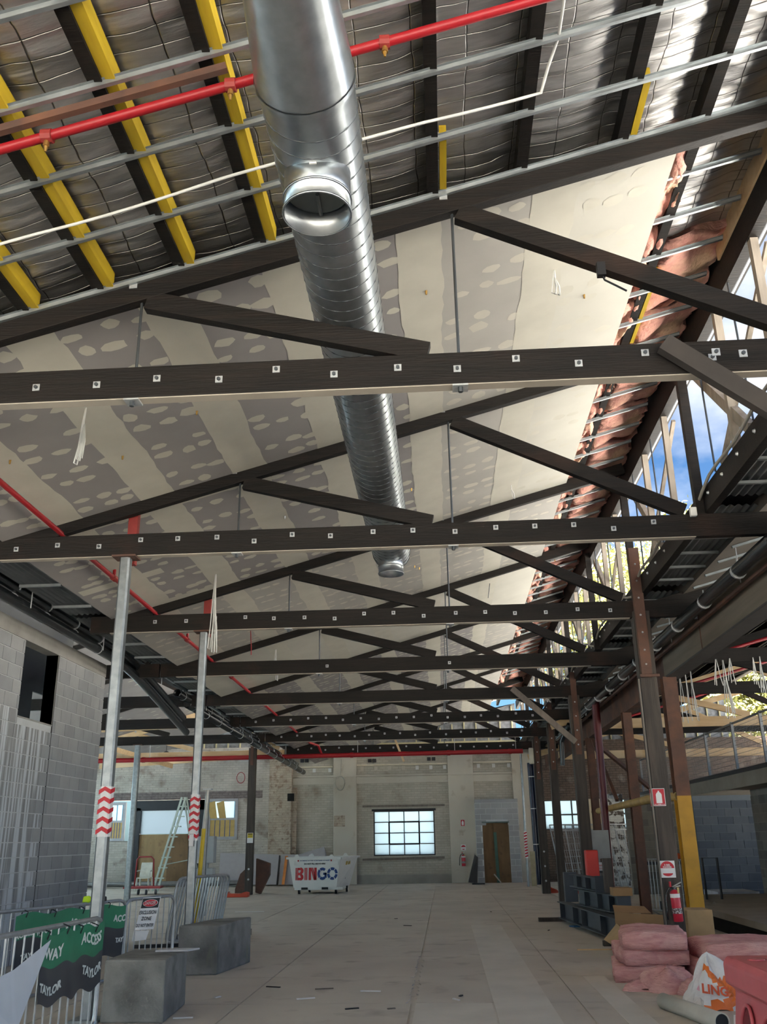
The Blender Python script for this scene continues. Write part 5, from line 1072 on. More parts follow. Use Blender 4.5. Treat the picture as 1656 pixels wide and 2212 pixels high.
# ---- cardboard boxes on a pallet
CARD = mat('cardboard', (.34, .20, .095), .85, var=.18, scale=3); CARDL = mat('cardboard_light', (.46, .31, .16), .85, var=.15)
pl = thing('pallet', (2.9, 14.3, 0), 'small timber pallet under the torn cardboard box', 'pallet')
for i in range(5): b = MB(); y = 13.85+i*.22; b.box(2.36, 3.4, y, y+.12, .09, .11); b.build('deck_board', GREYW, pl)
for x in (2.4, 2.86, 3.34): b = MB(); b.box(x-.04, x+.04, 13.85, 14.85, 0, .09); b.build('runner', GREYW, pl)
bx1 = thing('cardboard_box', (2.9, 14.4, .11), 'torn open brown cardboard box on the pallet', 'box')
def card(pts, par, n_, m_=CARD): b = MB(); b.add([V(*p) for p in pts], [tuple(range(len(pts)))]); b.build(n_, m_, par, solid=.006)
z0, z1 = .11, .34
card([(2.42, 14.72, z0), (3.4, 14.72, z0), (3.4, 14.72, z1+.1), (2.42, 14.72, z1+.16)], bx1, 'back_panel'); card([(2.42, 13.95, z0), (2.42, 14.72, z0), (2.42, 14.72, z1), (2.42, 13.95, .30)], bx1, 'side_panel', CARDL); card([(3.4, 13.95, z0), (3.4, 14.72, z0), (3.4, 14.72, z1), (3.4, 13.95, z1)], bx1, 'side_panel')
card([(2.42, 13.95, z0), (3.4, 13.95, z0), (3.4, 13.95, .26), (2.9, 13.95, .20), (2.6, 13.95, .27), (2.42, 13.95, .30)], bx1, 'front_panel', CARDL); card([(2.42, 13.95, z0), (3.4, 13.95, z0), (3.4, 14.72, z0), (2.42, 14.72, z0)], bx1, 'base_panel')
card([(2.42, 13.95, .30), (2.42, 14.6, .36), (2.20, 14.5, .16), (2.26, 14.0, .12)], bx1, 'torn_flap', CARDL); card([(2.42, 14.72, z1+.16), (2.95, 14.72, z1+.14), (2.9, 14.95, z1+.22), (2.44, 14.95, z1+.24)], bx1, 'top_flap', CARD)
b = MB(); b.box(3.12, 3.46, 13.3, 13.75, 0, .62); bx2 = tag(b.build('cardboard_box', CARDL, bevel=.01), 'upright cardboard box between the dark post and the mustard column', 'box')
# ---- fabricated steel stack
STL = mat('primer_grey_steel', (.05, .058, .07), .5, .2, var=.18, scale=4)
def isec(p0, p1, h, fw, z, label, stiff=(.2, .5, .8), name='steel_beam'):
    p0, p1 = V(*p0, z), V(*p1, z); d = (p1-p0).normalized(); sd = V(d.y, -d.x, 0); t_ = thing(name, (p0+p1)/2, label, 'steel beam')
    for zz in (z+.009, z+h-.009): b = MB(); b.beam(p0+V(0, 0, zz-z), p1+V(0, 0, zz-z), fw, .018); b.build('flange', STL, t_)
    b = MB(); b.beam(p0+V(0, 0, h/2), p1+V(0, 0, h/2), .012, h-.03); b.build('web', STL, t_)
    for s in stiff: q = p0+(p1-p0)*s+V(0, 0, h/2); b = MB(); b.beam(q-d*.006, q+d*.006, fw*.95, h-.03); b.build('stiffener', STL, t_)
    q = p1+V(0, 0, h/2); b = MB(); b.beam(q, q+d*.015, fw*1.2, h*1.3 if z > .2 else h); b.build('end_plate', STL, t_); return t_
isec((2.22, 19.5), (2.62, 15.1), .30, .20, .07, 'long lower grey steel beam of the stack on the floor', (.05, .3, .45, .75, .97))
isec((2.62, 19.0), (2.95, 15.6), .30, .20, .07, 'grey steel beam lying behind the long lower one', (.1, .5, .9))
isec((2.40, 18.3), (2.78, 15.9), .27, .18, .38, 'grey steel beam on top of the stack, middle layer', (.25, .55, .8))
isec((2.40, 18.9), (2.62, 17.0), .22, .18, .66, 'uppermost short grey steel beam of the stack', (.3, .62))
b = MB(); b.box(2.26, 2.5, 19.2, 19.4, .37, .9); tag(b.build('steel_plate', STL), 'upright grey steel plate behind the stack', 'steel plate')
b = MB(); b.box(2.62, 2.76, 16.6, 16.75, .66, 1.2); tag(b.build('timber_stub', POSTW), 'short dark timber stub standing on the steel stack', 'timber')
b = MB(); b.box(2.6, 2.9, 15.75, 16.05, .66, .78); tag(b.build('cardboard_box', CARD), 'small flat cardboard box on the steel stack', 'box')
b = MB(); b.box(1.75, 2.7, 19.55, 19.70, 0, .07); tag(b.build('timber_bearer', POSTW), 'brown timber bearer sticking out from under the steel stack', 'timber')
b = MB(); b.box(2.3, 3.0, 15.2, 15.32, 0, .07); tag(b.build('timber_bearer', POSTW), 'timber bearer under the near end of the steel stack', 'timber')
b = MB(); q = atz(1245, 2002); torn_ = [q+V(.12*math.cos(a)*(1+.3*math.sin(3*a)), .10*math.sin(a), .0) for a in [i*.5236 for i in range(12)]]; b.prism(torn_, (0, 0, .02)); tag(b.build('plastic_scrap', mat('blue_scrap', (.02, .12, .30), .5), bevel=.006), 'blue plastic scrap on the floor beside the steel stack', 'scrap')
b = MB(); q = atz(1322, 2052); b.box(q.x-.5, q.x+.25, q.y-.02, q.y+.02, 0, .015); tag(b.build('timber_lath', PINE), 'thin pale lath on the floor by the pallet', 'timber')
# ---- things between the right posts
b0 = aty(1278, 1925, 19.8); rbp = thing('plastic_barrier', (3.05, 19.8, 0), 'bright red plastic barrier standing on end behind the stack', 'barrier')
A, Cc = aty(1270, 1926, 19.8), aty(1289, 1836, 19.8); b = MB(); b.box(A.x, Cc.x, 19.7, 19.95, 0, Cc.z); b.build('body', mat('bright_red_plastic', (.62, .03, .02), .45, var=.1), rbp, bevel=.02)
for z in (.25, .55, .85, 1.1): b = MB(); b.box(A.x+.03, Cc.x-.03, 19.685, 19.70, z, z+.03); b.build('rib', mat('bright_red_plastic', (.62, .03, .02), .45), rbp)
A, Cc = aty(1281, 1855, 20.6), aty(1313, 1793, 20.6); b = MB(); b.box(A.x, Cc.x, 20.58, 20.62, A.z, Cc.z); b.box(A.x+.1, A.x+.14, 20.6, 20.63, 0, A.z); tag(b.build('metal_panel', mat('dull_panel', (.28, .29, .29), .45, .3, var=.15)), 'dull grey metal panel on a stand between the posts', 'panel')
sc = aty(1301, 1874, 20.2); t_, at = flat_sign('warning_sign', sc, .28, .20, 'white warning sign with faint red text behind the maroon column')
lettering('DO NOT ENTER', .036, SIGNR, at(0, .04, 2), (1, 0, 0), (0, 0, 1), t_, bold=.001); lettering('CONSTRUCTION', .03, SIGNR, at(0, -.02, 2), (1, 0, 0), (0, 0, 1), t_)
poly(t_, at, [(-.14, -.10), (.14, -.10), (.14, -.06), (-.14, -.06)], SK, 'black_strip', 1)
b = MB(); b.box(sc.x-.02, sc.x+.02, 20.23, 20.27, 0, sc.z-.1); b.build('stake', GREYW, t_)
h0, h1 = aty(1330, 1985, 19.6), aty(1385, 1990, 17.8)
barrier((3.95, 20.4), (4.55, 18.6), 'crowd barrier beyond the maroon column with a yellow tie', n=14)
b = MB(); q = V(4.5, 18.75, 1.09); b.tube([q, q+V(.03, -.03, -.08), q+V(-.03, -.02, -.12), q+V(.0, .03, -.02)], .015, 6); tag(b.build('tie_strap', mat('yellow_tie', (.6, .42, .05), .6), smooth=True), 'yellow strap knotted on the right crowd barrier', 'strap')
tbz = thing('work_table', (4.9, 21.5, 0), 'dark work table with orange jacket beyond the right crowd barrier', 'table')
b = MB(); b.box(4.2, 5.3, 21.2, 21.9, .96, 1.02); b.build('table_top', DGREY, tbz)
for x, y in ((4.25, 21.25), (5.25, 21.25), (4.25, 21.85), (5.25, 21.85)): b = MB(); b.box(x-.025, x+.025, y-.025, y+.025, 0, .96); b.build('leg', DGREY, tbz)
def lump(cx, cy, z, lx, ly, h, seed, m_, name, label, cat):
    r = random.Random(seed); b = MB(); ph = [r.uniform(0, 6) for _ in range(4)]
    b.grid(lambda u, v: V(cx+lx*math.cos(math.pi*v/2)*math.cos(6.2832*u)*(1+.15*math.sin(3*6.2832*u+ph[0])), cy+ly*math.cos(math.pi*v/2)*math.sin(6.2832*u), z+h*math.sin(math.pi*v/2)*(1+.2*math.sin(2*6.2832*u+ph[1]))+.02*math.sin(15*u+9*v+ph[2])*(v > .1)), 26, 8); return tag(b.build(name, m_, smooth=True), label, cat)
lump(4.95, 21.5, 1.02, .22, .16, .14, 3, mat('orange_cloth', (.60, .10, .02), .7), 'jacket', 'orange hi-vis jacket heaped on the work table', 'jacket'); lump(5.22, 21.45, 1.02, .13, .12, .22, 4, mat('helmet_grey', (.40, .37, .33), .5), 'hard_hat', 'pale hard hat at the end of the work table', 'helmet')
lump(5.0, 19.0, .0, .38, .3, .30, 8, mat('dusty_sheet', (.32, .30, .26), .85), 'dust_sheet', 'crumpled grey dust sheet behind the dark post', 'sheet'); lump(5.3, 18.2, 0, .4, .3, .22, 9, mat('dusty_sheet', (.32, .30, .26), .85), 'rubbish_sack', 'flattened grey sack beside the dust sheet', 'sack')
ht = thing('hand_trolley', (5.35, 20.3, 0), 'black upright trolley handle near the dark block wall', 'trolley'); b = MB(); b.tube([(5.2, 20.3, .02), (5.2, 20.3, 1.1), (5.5, 20.3, 1.1), (5.5, 20.3, .02)], .025, 8); b.build('handle', SK, ht); b = MB(); b.box(5.15, 5.55, 20.0, 20.35, .0, .12); b.build('base', SK, ht)
# mesh fence panels leaning against the end of the right side
def fence_panel(p0, p1, lean, label, h=1.85):
    p0, p1 = V(*p0, .05), V(*p1, .05); t_ = thing('mesh_fence', (p0+p1)/2, label, 'fence panel', 'stacked mesh fence panels'); U = V(lean[0], lean[1], h); d = p1-p0
    b = MB(); [b.tube(q, .02, 6) for q in ([p0, p0+U], [p1, p1+U], [p0+U, p1+U], [p0, p1], [p0+U*.92, p1+U*.92])]; b.build('frame', TUBE, t_)
    b = MB()
    for i in range(1, 26): q = p0+d*i/26; b.beam(q, q+U, .006, .006, (0, 1, 0))
    for j in range(1, 10): q = p0+U*j/10; b.beam(q, q+d, .006, .006)
    b.build('wire_mesh', TUBE, t_)['kind'] = 'stuff'
for i, yy in enumerate((29.6, 29.9, 30.2, 30.6)): fence_panel((3.45+.22*i, yy), (5.25+.25*i, yy+.5), (-.25+.05*i, .35), '%s mesh fence panel leaning behind the right posts' % ('front', 'second', 'third', 'rear')[i])
# blue-black drain pipes up the wall by the corner
dp = thing('drain_pipe', (3.05, 34.6, 0), 'pair of dark blue downpipes at the end wall corner', 'pipe'); NAVY = mat('navy_pipe', (.010, .016, .045), .3, var=.2)
A, Cc = aty(1162, 1900, 34.6), aty(1143, 1650, 34.6)
for dx in (0, .17):
    b = MB(); b.tube([V(A.x+dx, 34.6, 0), V(Cc.x+dx, 34.6, 4.1)], .085, 12); b.build('pipe_run', NAVY, dp, smooth='auto')
for z in (1.3, 2.5, 3.6): b = MB(); b.box(A.x-.1, A.x+.28, 34.49, 34.52, z, z+.03); b.build('clamp', WASH, dp)
wp = thing('steel_prop', (2.55, 33.2, 0), 'thin prop wrapped in striped tape near the end wall corner', 'prop'); A = aty(1141, 1912, 33.2)
b = MB(); b.tube([V(A.x, 33.2, 0), V(A.x+.02, 33.2, 4.3)], .04, 8); b.build('tube', GALV, wp); b = MB(); b.tube([V(A.x, 33.2, .9), V(A.x+.004, 33.2, 1.75)], .05, 8); b.build('warning_tape', SW, wp)
for i in range(9): z = .92+i*.092; b = MB(); b.prism([V(A.x-.05, 33.14, z), V(A.x+.05, 33.14, z+.03), V(A.x+.05, 33.14, z+.075), V(A.x-.05, 33.14, z+.045)], (0, .006, 0)); b.build('red_stripe', SIGNR, wp)
b = MB(); b.box(A.x+.15, A.x+.32, 33.6, 33.65, 0, 1.1); tag(b.build('timber_offcut', mat('cream_offcut', (.45, .40, .26), .7)), 'cream board offcut standing by the striped prop', 'board')
for x, y in ((2.72, 29.4), (3.3, 28.9)): lump(x+.3, y, 0, .22, .16, .14, 12, mat('orange_foot', (.60, .07, .03), .5), 'stabiliser_block', 'orange fence foot beside the far right post' if x < 3 else 'second orange fence foot behind the far right post', 'fence foot')
# ================================================================== end of the hall: bin, boards, ladder, trolley, signs
BINW = mat('bin_white', (.70, .70, .67), .45, var=.06, scale=3); BINR = mat('bin_red_print', (.50, .025, .03), .5, var=.05); BINB = mat('bin_blue_print', (.02, .06, .22), .5, var=.05)
n0 = atz(632, 1931)  # front left wheel
bn = thing('skip_bin', (-4.1, 30.9, 0), 'white wheeled skip bin with red and blue lettering', 'bin')
yb0, yb1 = 30.4, 31.75
F = lambda px, py: aty(px, py, yb0)
# front face: top edge px 620..737 at 1851, bottom edge 635..727 at 1917
TLf, TRf, BLf, BRf = F(624, 1854), F(734, 1854), F(634, 1917), F(726, 1917)
zt, zb_ = TLf.z, BLf.z
TLb, TRb = V(TLf.x+.02, yb1+.1, zt), V(TRf.x+.42, yb1+.1, zt); BLb, BRb = V(BLf.x+.05, yb1-.1, zb_), V(BRf.x+.28, yb1-.1, zb_)
b = MB(); b.add([BLf, BRf, BRb, BLb, TLf, TRf, TRb, TLb], [(0, 3, 2, 1), (0, 1, 5, 4), (1, 2, 6, 5), (2, 3, 7, 6), (3, 0, 4, 7)]); b.build('hopper', BINW, bn, solid=.02)
b = MB()
for p, q in ((TLf, TRf), (TRf, TRb), (TRb, TLb), (TLb, TLf)): d = (q-p).normalized(); b.beam(p-d*.08, q+d*.08, .12, .06)
b.build('rim', BINW, bn)
for f in (.15, .42, .83): q = TLf+(TRf-TLf)*f; b = MB(); b.prism([q+V(-.09, 0, .02), q+V(.09, 0, .02), q+V(.03, 0, .11), q+V(-.03, 0, .11)], (0, .04, 0)); b.build('lifting_lug', BINW, bn)
for f in (.2, .75): q = TRb+(TLb-TRb)*f; b = MB(); b.prism([q+V(-.09, 0, .02), q+V(.09, 0, .02), q+V(.03, 0, .11), q+V(-.03, 0, .11)], (0, .04, 0)); b.build('lifting_lug', BINW, bn)
for q in (TLf+V(.12, -.02, -.14), TRf+V(-.12, -.02, -.14)): b = MB(); b.box(q.x-.06, q.x+.06, q.y-.05, q.y+.02, q.z-.06, q.z+.06); b.build('pocket', BINW, bn)
b = MB(); b.box(BLf.x+.02, BRf.x+.2, yb0+.02, yb1-.12, zb_-.08, zb_); b.build('skid', BINW, bn)
for x0 in (.18, .66): q = BLf+(BRf-BLf)*x0; b = MB(); b.box(q.x, q.x+.2, yb0-.01, yb0+.03, zb_-.07, zb_-.005); b.build('fork_slot', SK, bn)
for (x, y) in ((BLf.x+.16, yb0+.12), (BRf.x-.02, yb0+.12), (BLf.x+.35, yb1-.25), (BRf.x+.22, yb1-.25)):
    b = MB(); b.cyl((x-.03, y, .10), (x+.03, y, .10), .10, n=18); wo = b.build('wheel', SK, bn); b = MB(); b.cyl((x-.035, y, .10), (x+.035, y, .10), .05, n=12); b.build('hub', WASH, wo); b = MB(); b.box(x-.05, x+.05, y-.05, y+.05, .19, zb_-.07); b.build('fork', WASH, wo)
rt = (TRf-TLf).normalized(); upf = (TLf-BLf+TRf-BRf).normalized(); nf = V(0, -1, 0)
mid = (BLf+BRf+TLf+TRf)/4
zf = lambda x, z: V(mid.x+x, yb0-.014, mid.z+z)
Z0 = -.03; GH = .36
def strokes(m_, rects, cx): 
    for r in rects: b = MB(); b.add([zf(cx+x, Z0+z) for x, z in r], [tuple(range(len(r)))]); b.build('letter_stroke', m_, bn)
R4 = lambda x0, x1, z0, z1: [(x0, z0), (x1, z0), (x1, z1), (x0, z1)]
def arc(cx, cz, r0, r1, a0, a1, sq=1.0, n=10): return [(cx+r0*math.cos(math.radians(a0+(a1-a0)*i/n)), cz+r0*sq*math.sin(math.radians(a0+(a1-a0)*i/n))) for i in range(n+1)]+[(cx+r1*math.cos(math.radians(a1+(a0-a1)*i/n)), cz+r1*sq*math.sin(math.radians(a1+(a0-a1)*i/n))) for i in range(n+1)]
h = GH/2; s_ = 1.30/1.32
# B
strokes(BINR, [R4(0, .035, -h, h), R4(.05, .085, -h, h), R4(.085, .15, h-.07, h), R4(.085, .15, -.035, .035), R4(.085, .15, -h, -h+.07), arc(.15, h/2, .02, h/2+.012, -88, 88), arc(.15, -h/2, .02, h/2+.012, -88, 88)], -.60)
strokes(BINR, [R4(0, .035, -h, h), R4(.05, .085, -h, h)], -.315)                 # I
strokes(BINR, [R4(0, .075, -h, h), R4(.175, .25, -h, h), [(.05, h), (.09, h), (.20, -h), (.16, -h)], [(.10, h), (.135, h), (.245, -h), (.21, -h)]], -.185)   # N
strokes(BINB, [arc(.14, 0, .085, .155, 50, 125, 1.16), arc(.14, 0, .085, .155, 132, 228, 1.16), arc(.14, 0, .085, .155, 235, 310, 1.16), R4(.16, .27, -.035, .03), R4(.205, .27, -.12, .03)], .105)   # G
strokes(BINB, [arc(.16, 0, .09, .165, a, a+50, 1.1) for a in (2, 62, 122, 182, 242, 302)], .395)        # O of arcs
lettering('DO NOT FILL ABOVE HERE', .055, SK, zf(0, .26)+V(0, -.003, 0), (1, 0, 0), (0, 0, 1), bn, bold=.002)
lettering('NO ASBESTOS  NO TYRES  NO MATTRESSES  NO LIQUIDS', .036, BINB, zf(0, .355)+V(0, -.003, 0), (1, 0, 0), (0, 0, 1), bn, bold=.001)
for x in (-.52, .52): strokes(BINR, [R4(x-.02, x+.02, .36, .41)], 0)
rs = (TRb-TRf).normalized(); cs = (TRf+TRb+BRf+BRb)/4; us = ((TRf+TRb)-(BRf+BRb)).normalized(); ns = rs.cross(us)
lettering('8B 0A', .16, mat('bin_yellow_print', (.62, .42, .06), .5), cs+us*.27-rs*.02+ns*.02, rs, us, bn, bold=.004); lettering('B\nI\nN', .07, SK, cs-us*.12+ns*.02, rs, us, bn)
# plasterboard sheets leaning against the end wall
LILAC = mat('lilac_board', (.40, .375, .385), .85, var=.07)
def leaning(pts, yb, yt, m_, name, label, th=.02):
    P = []
    for px, py, top in pts: P.append(aty(px, py, yt if top else yb))
    b = MB(); b.add(P, [tuple(range(len(P)))]); return tag(b.build(name, m_, solid=th), label, 'sheet')
leaning([(472, 1911, 0), (598, 1911, 0), (603, 1846, 1), (476, 1843, 1)], 36.0, 36.35, LILAC, 'plasterboard_sheet', 'wide lilac plasterboard leaning left of the skip bin')
leaning([(601, 1911, 0), (660, 1911, 0), (668, 1846, 1), (607, 1846, 1)], 35.85, 36.2, LILAC, 'plasterboard_sheet', 'plasterboard leaning just behind the skip bin')
leaning([(640, 1908, 0), (708, 1908, 0), (706, 1852, 1), (700, 1829, 1), (645, 1846, 1)], 36.05, 36.4, LILAC, 'plasterboard_sheet', 'slanted plasterboard offcut rising behind the skip bin')
b = MB(); b.beam(aty(611, 1911, 35.75), aty(619, 1849, 36.1), .10, .03, (0, 1, 0)); tag(b.build('orange_plank', mat('orange_plank', (.72, .25, .06), .6)), 'narrow orange plank leaning between the plasterboards', 'plank')
b = MB(); b.beam(aty(598, 1911, 35.78), aty(604, 1848, 36.1), .05, .04, (0, 1, 0)); tag(b.build('dark_batten', SK), 'black batten leaning beside the orange plank', 'batten')
# timber A-frame step ladder (white-green)
LAD = mat('ladder_pale_green', (.52, .60, .54), .5, var=.12); ld = thing('step_ladder', atz(345, 1915), 'pale fibreglass step ladder standing by the black portal', 'ladder')
yl = 33.5
for (a, c_) in (((330, 1917), (393, 1722)), ((340, 1917), (401, 1722))): b = MB(); b.beam(V(aty(*a, yl).x, yl, .0), aty(*c_, yl), .07, .05, (0, 1, 0)); b.build('stile', LAD, ld)
for i in range(8): f = (i+.7)/8.5; A = Vector(aty(331, 1913, yl)).lerp(aty(393, 1725, yl), f); b = MB(); b.box(A.x-.02, A.x+.30, yl-.06, yl+.02, A.z-.02, A.z+.02); b.build('tread', LAD, ld)
for (a, c_) in (((424, 1905), (398, 1722)), ((432, 1905), (403, 1722))): b = MB(); b.beam(V(aty(*a, yl+.6).x, yl+.6, 0), aty(*c_, yl+.1), .05, .04, (0, 1, 0)); b.build('rear_stile', LAD, ld)
b = MB(); b.beam(aty(345, 1870, yl), aty(420, 1855, yl+.4), .03, .03); b.build('spreader', LAD, ld)
# red trolley
RT = mat('trolley_red', (.36, .045, .05), .5, var=.2); tr_ = thing('platform_trolley', atz(310, 1930), 'red platform trolley with hoop handle before the hoarding', 'trolley'); yt_ = 31.4
A, Cc = aty(272, 1919, yt_), aty(350, 1914, yt_)
b = MB(); b.add([V(A.x, yt_-.3, .22), V(Cc.x, yt_-.2, .22), V(Cc.x-.1, yt_+.5, .22), V(A.x+.1, yt_+.5, .22)], [(0, 1, 2, 3)]); b.build('deck', RT, tr_, solid=.06)
H0, H1 = aty(290, 1915, yt_), aty(332, 1915, yt_); zt2 = aty(310, 1851, yt_).z; b = MB(); b.tube([V(H0.x, yt_, .2), V(H0.x+.03, yt_, zt2-.08), V(H0.x+.1, yt_, zt2), V(H1.x-.14, yt_, zt2), V(H1.x-.06, yt_, zt2-.08), V(H1.x, yt_, .2)], .025, 8); b.build('hoop_handle', RT, tr_, smooth=True)
for (x, y) in ((A.x+.15, yt_-.22), (Cc.x-.15, yt_-.15), (A.x+.45, yt_-.1), (Cc.x-.45, yt_-.2)):
    b = MB(); b.cyl((x-.02, y, .085), (x+.02, y, .085), .085, n=16); b.build('wheel', NUT, tr_); b = MB(); b.box(x-.03, x+.03, y-.03, y+.03, .15, .2); b.build('castor_fork', WASH, tr_)
# white plastic chair beyond
ch = thing('garden_chair', (-10.55, 33.8, 0), 'white plastic garden chair behind the red trolley', 'chair'); CW = mat('chair_plastic', (.66, .64, .56), .45); cx, cy = -10.6, 33.9
b = MB(); b.box(cx-.23, cx+.23, cy-.22, cy+.22, .40, .44); b.build('seat', CW, ch, bevel=.015); b = MB(); b.prism([V(cx-.26, cy+.2, .44), V(cx+.2, cy+.2, .44), V(cx+.16, cy+.32, .92), V(cx-.24, cy+.32, .92)], (0, .03, 0)); b.build('backrest', CW, ch, bevel=.012)
for dx, dy in ((-.2, -.2), (.2, -.2), (-.2, .2), (.2, .2)): b = MB(); b.beam((cx+dx*1.15, cy+dy*1.15, 0), (cx+dx, cy+dy, .42), .045, .045); b.build('leg', CW, ch)
for dx in (-.26, .24): b = MB(); b.tube([(cx+dx, cy-.2, .42), (cx+dx, cy-.2, .64), (cx+dx, cy+.24, .66)], .022, 6); b.build('armrest', CW, ch)
q = atz(242, 1912); b = MB(); b.tube([V(-12.3, 34.5, 0), V(-12.3, 34.5, .38)], [.14, .16], 16); tag(b.build('bucket', SW, smooth='auto'), 'white bucket on the floor at the far left', 'bucket')
# orange fence foot and rusty plates by the timber post
ff = thing('stabiliser_block', (-6.35, 29.4, 0), 'orange moulded fence foot at the timber post', 'fence foot'); ORF = mat('orange_foot', (.60, .07, .03), .5)
b = MB(); b.prism([V(-6.75, 29.15, 0), V(-5.95, 29.15, 0), V(-5.95, 29.15, .13), V(-6.05, 29.15, .15), V(-6.2, 29.15, .10), V(-6.5, 29.15, .10), V(-6.62, 29.15, .15), V(-6.75, 29.15, .13)], (0, .3, 0)); b.build('body', ORF, ff, bevel=.02)
for x in (-6.55, -6.12): b = MB(); b.cyl((x, 29.3, .14), (x, 29.3, .152), .03, n=12); b.build('socket', SK, ff)
b = MB(); b.prism([V(-6.7, 30.8, 0), V(-6.38, 30.8, 0), V(-6.38, 30.8, .75), V(-6.55, 30.8, .6), V(-6.7, 30.8, .15)], (0, .25, 0)); tag(b.build('rusty_plate', RUST), 'rusty curved steel plate left of the timber post', 'steel plate')
b = MB(); b.prism([V(-6.05, 30.8, .05), V(-5.9, 30.8, 0), V(-5.62, 30.8, .55), V(-5.62, 30.8, .9), V(-6.05, 30.8, 1.05)], (0, .25, 0)); tag(b.build('rusty_plate', RUST), 'rusty curved steel plate right of the timber post', 'steel plate')
# notices
c = aty(540, 1810, 30.36); t_, at = flat_sign('notice', c, .19, .30, 'yellow and white notice pinned to the timber post'); poly(t_, at, [(-.085, .0), (.085, .0), (.085, .14), (-.085, .14)], mat('notice_yellow', (.65, .50, .03), .5), 'yellow_field', 1); poly(t_, at, [(-.07, .1), (.07, .1), (.07, .125), (-.07, .125)], SK, 'black_strip', 2)
lettering('CAUTION', .035, SK, at(0, .05, 2.5), (1, 0, 0), (0, 0, 1), t_, bold=.001)
c = aty(413, 1812, 12.95); t_, at = flat_sign('notice', c, .06, .19, 'small white notice hanging beside the second taped prop'); lettering('NOTICE', .013, SK, at(0, .06, 2), (1, 0, 0), (0, 0, 1), t_)
c = aty(999, 1777.5, FACE-.01); t_, at = flat_sign('extinguisher_sign', c, .15, .23, 'red extinguisher sign on the end wall pier'); poly(t_, at, [(-.07, -.11), (.07, -.11), (.07, .11), (-.07, .11)], SIGNR, 'red_field', 1); ext_icon(at, t_, .24)
c = aty(1000.5, 1830.5, FACE-.01); t_, at = flat_sign('powder_sign', c, .18, .20, 'small white sign with a red half disc on the end wall pier'); poly(t_, at, [(.08*math.cos(a*.1745), .01+.07*math.sin(a*.1745)) for a in range(19)], SIGNR, 'red_half', 1); poly(t_, at, [(.05*math.cos(-a*.1745), -.05+.03*math.sin(-a*.1745)) for a in range(19)], SIGNR, 'red_foot', 1)
c = aty(1001.5, 1871, FACE-.12); extinguisher((c.x, FACE-.09, c.z), .50, .075, 'red fire extinguisher hung on the end wall pier')
b = MB(); A, Cc = aty(1011, 1906, 36.0), aty(1024, 1845, 36.3); b.add([A, V(A.x+.32, 36.0, 0), V(Cc.x+.12, 36.1, Cc.z-.1), Cc], [(0, 1, 2, 3)]); tag(b.build('dark_board', mat('dark_sheet', (.05, .045, .045), .6), solid=.03), 'dark board leaning against the block doorway', 'board')
b = MB(); b.beam(aty(1010, 1906, 35.98), aty(1025, 1843, 36.28), .03, .03); tag(b.build('pale_lath', PALEW), 'pale lath along the edge of the dark leaning board', 'lath')
b = MB(); q = atz(1032, 1911); b.box(q.x-.2, q.x+.25, 35.2, 35.35, 0, .04); tag(b.build('floor_offcut', SK), 'dark offcut on the floor before the block doorway', 'offcut')
b = MB(); b.beam(V(1.95, 35.9, .02), V(1.72, 36.1, .3), .04, .03); tag(b.build('pale_stick', PALEW), 'pale stick leaning in the plywood doorway', 'stick')
b = MB(); A, Cc = atz(508, 1970), atz(568, 1970); b.box(A.x, Cc.x, A.y-.05, A.y+.05, 0, .006); tag(b.build('sun_streak', SW), 'streak of sun painted white on the floor behind the second concrete block', 'strip')  # white strip stands for a streak of direct sun on the floor
# work lights
LAMP = mat('lamp_glow', (1, .97, .9), .5, emit=6); 
for px, py, yy, lab in ((359, 1629, 33, 'round work light under the left end beam'), (1139, 1607, 32.5, 'round work light by the right end of the red main')):
    c = aty(px, py, yy); t_ = thing('work_light', c, lab, 'lamp'); b = MB(); b.tube([c+V(0, 0, .10), c+V(0, 0, .04), c+V(0, 0, .0)], [.05, .13, .15], 18); b.build('housing', DGREY, t_); b = MB(); b.cyl(c+V(0, 0, -.03), c, .12, .14, 18); b.build('diffuser', LAMP, t_); b = MB(); b.cyl(c+V(0, 0, .1), c+V(0, 0, .35), .01, n=6); b.build('stem', DGREY, t_)
c = aty(1146, 1633, 28.98); c.x = 2.70; b = MB(); b.box(c.x-.07, c.x+.07, 28.92, 29.05, c.z-.24, c.z+.24); tag(b.build('control_box', mat('cream_box', (.62, .60, .50), .5), bevel=.02), 'cream control box below the right work light', 'box')
# pine blocking pieces near the end wall
b = MB(); b.beam(aty(850, 1590, 31.2), aty(872, 1645, 31.2), .07, .07); tag(b.build('pine_prop', PINE), 'slanting pine stick above the end wall window', 'timber')
for (px0, py0, px1, py1, yy, lab) in ((220, 1572, 490, 1558, 25.5, 'upper pale pine beam across the left bay'), (215, 1652, 590, 1626, 33.5, 'lower pale pine beam across the left bay')): b = MB(); b.beam(aty(px0, py0, yy), aty(px1, py1, yy), .06, .26 if yy < 30 else .30); tag(b.build('pine_beam', PINE), lab, 'beam')
b = MB(); b.beam(aty(245, 1618, 30), aty(372, 1655, 33), .05, .16); tag(b.build('pine_beam', PINE), 'short pine beam slanting towards the left end wall', 'beam')
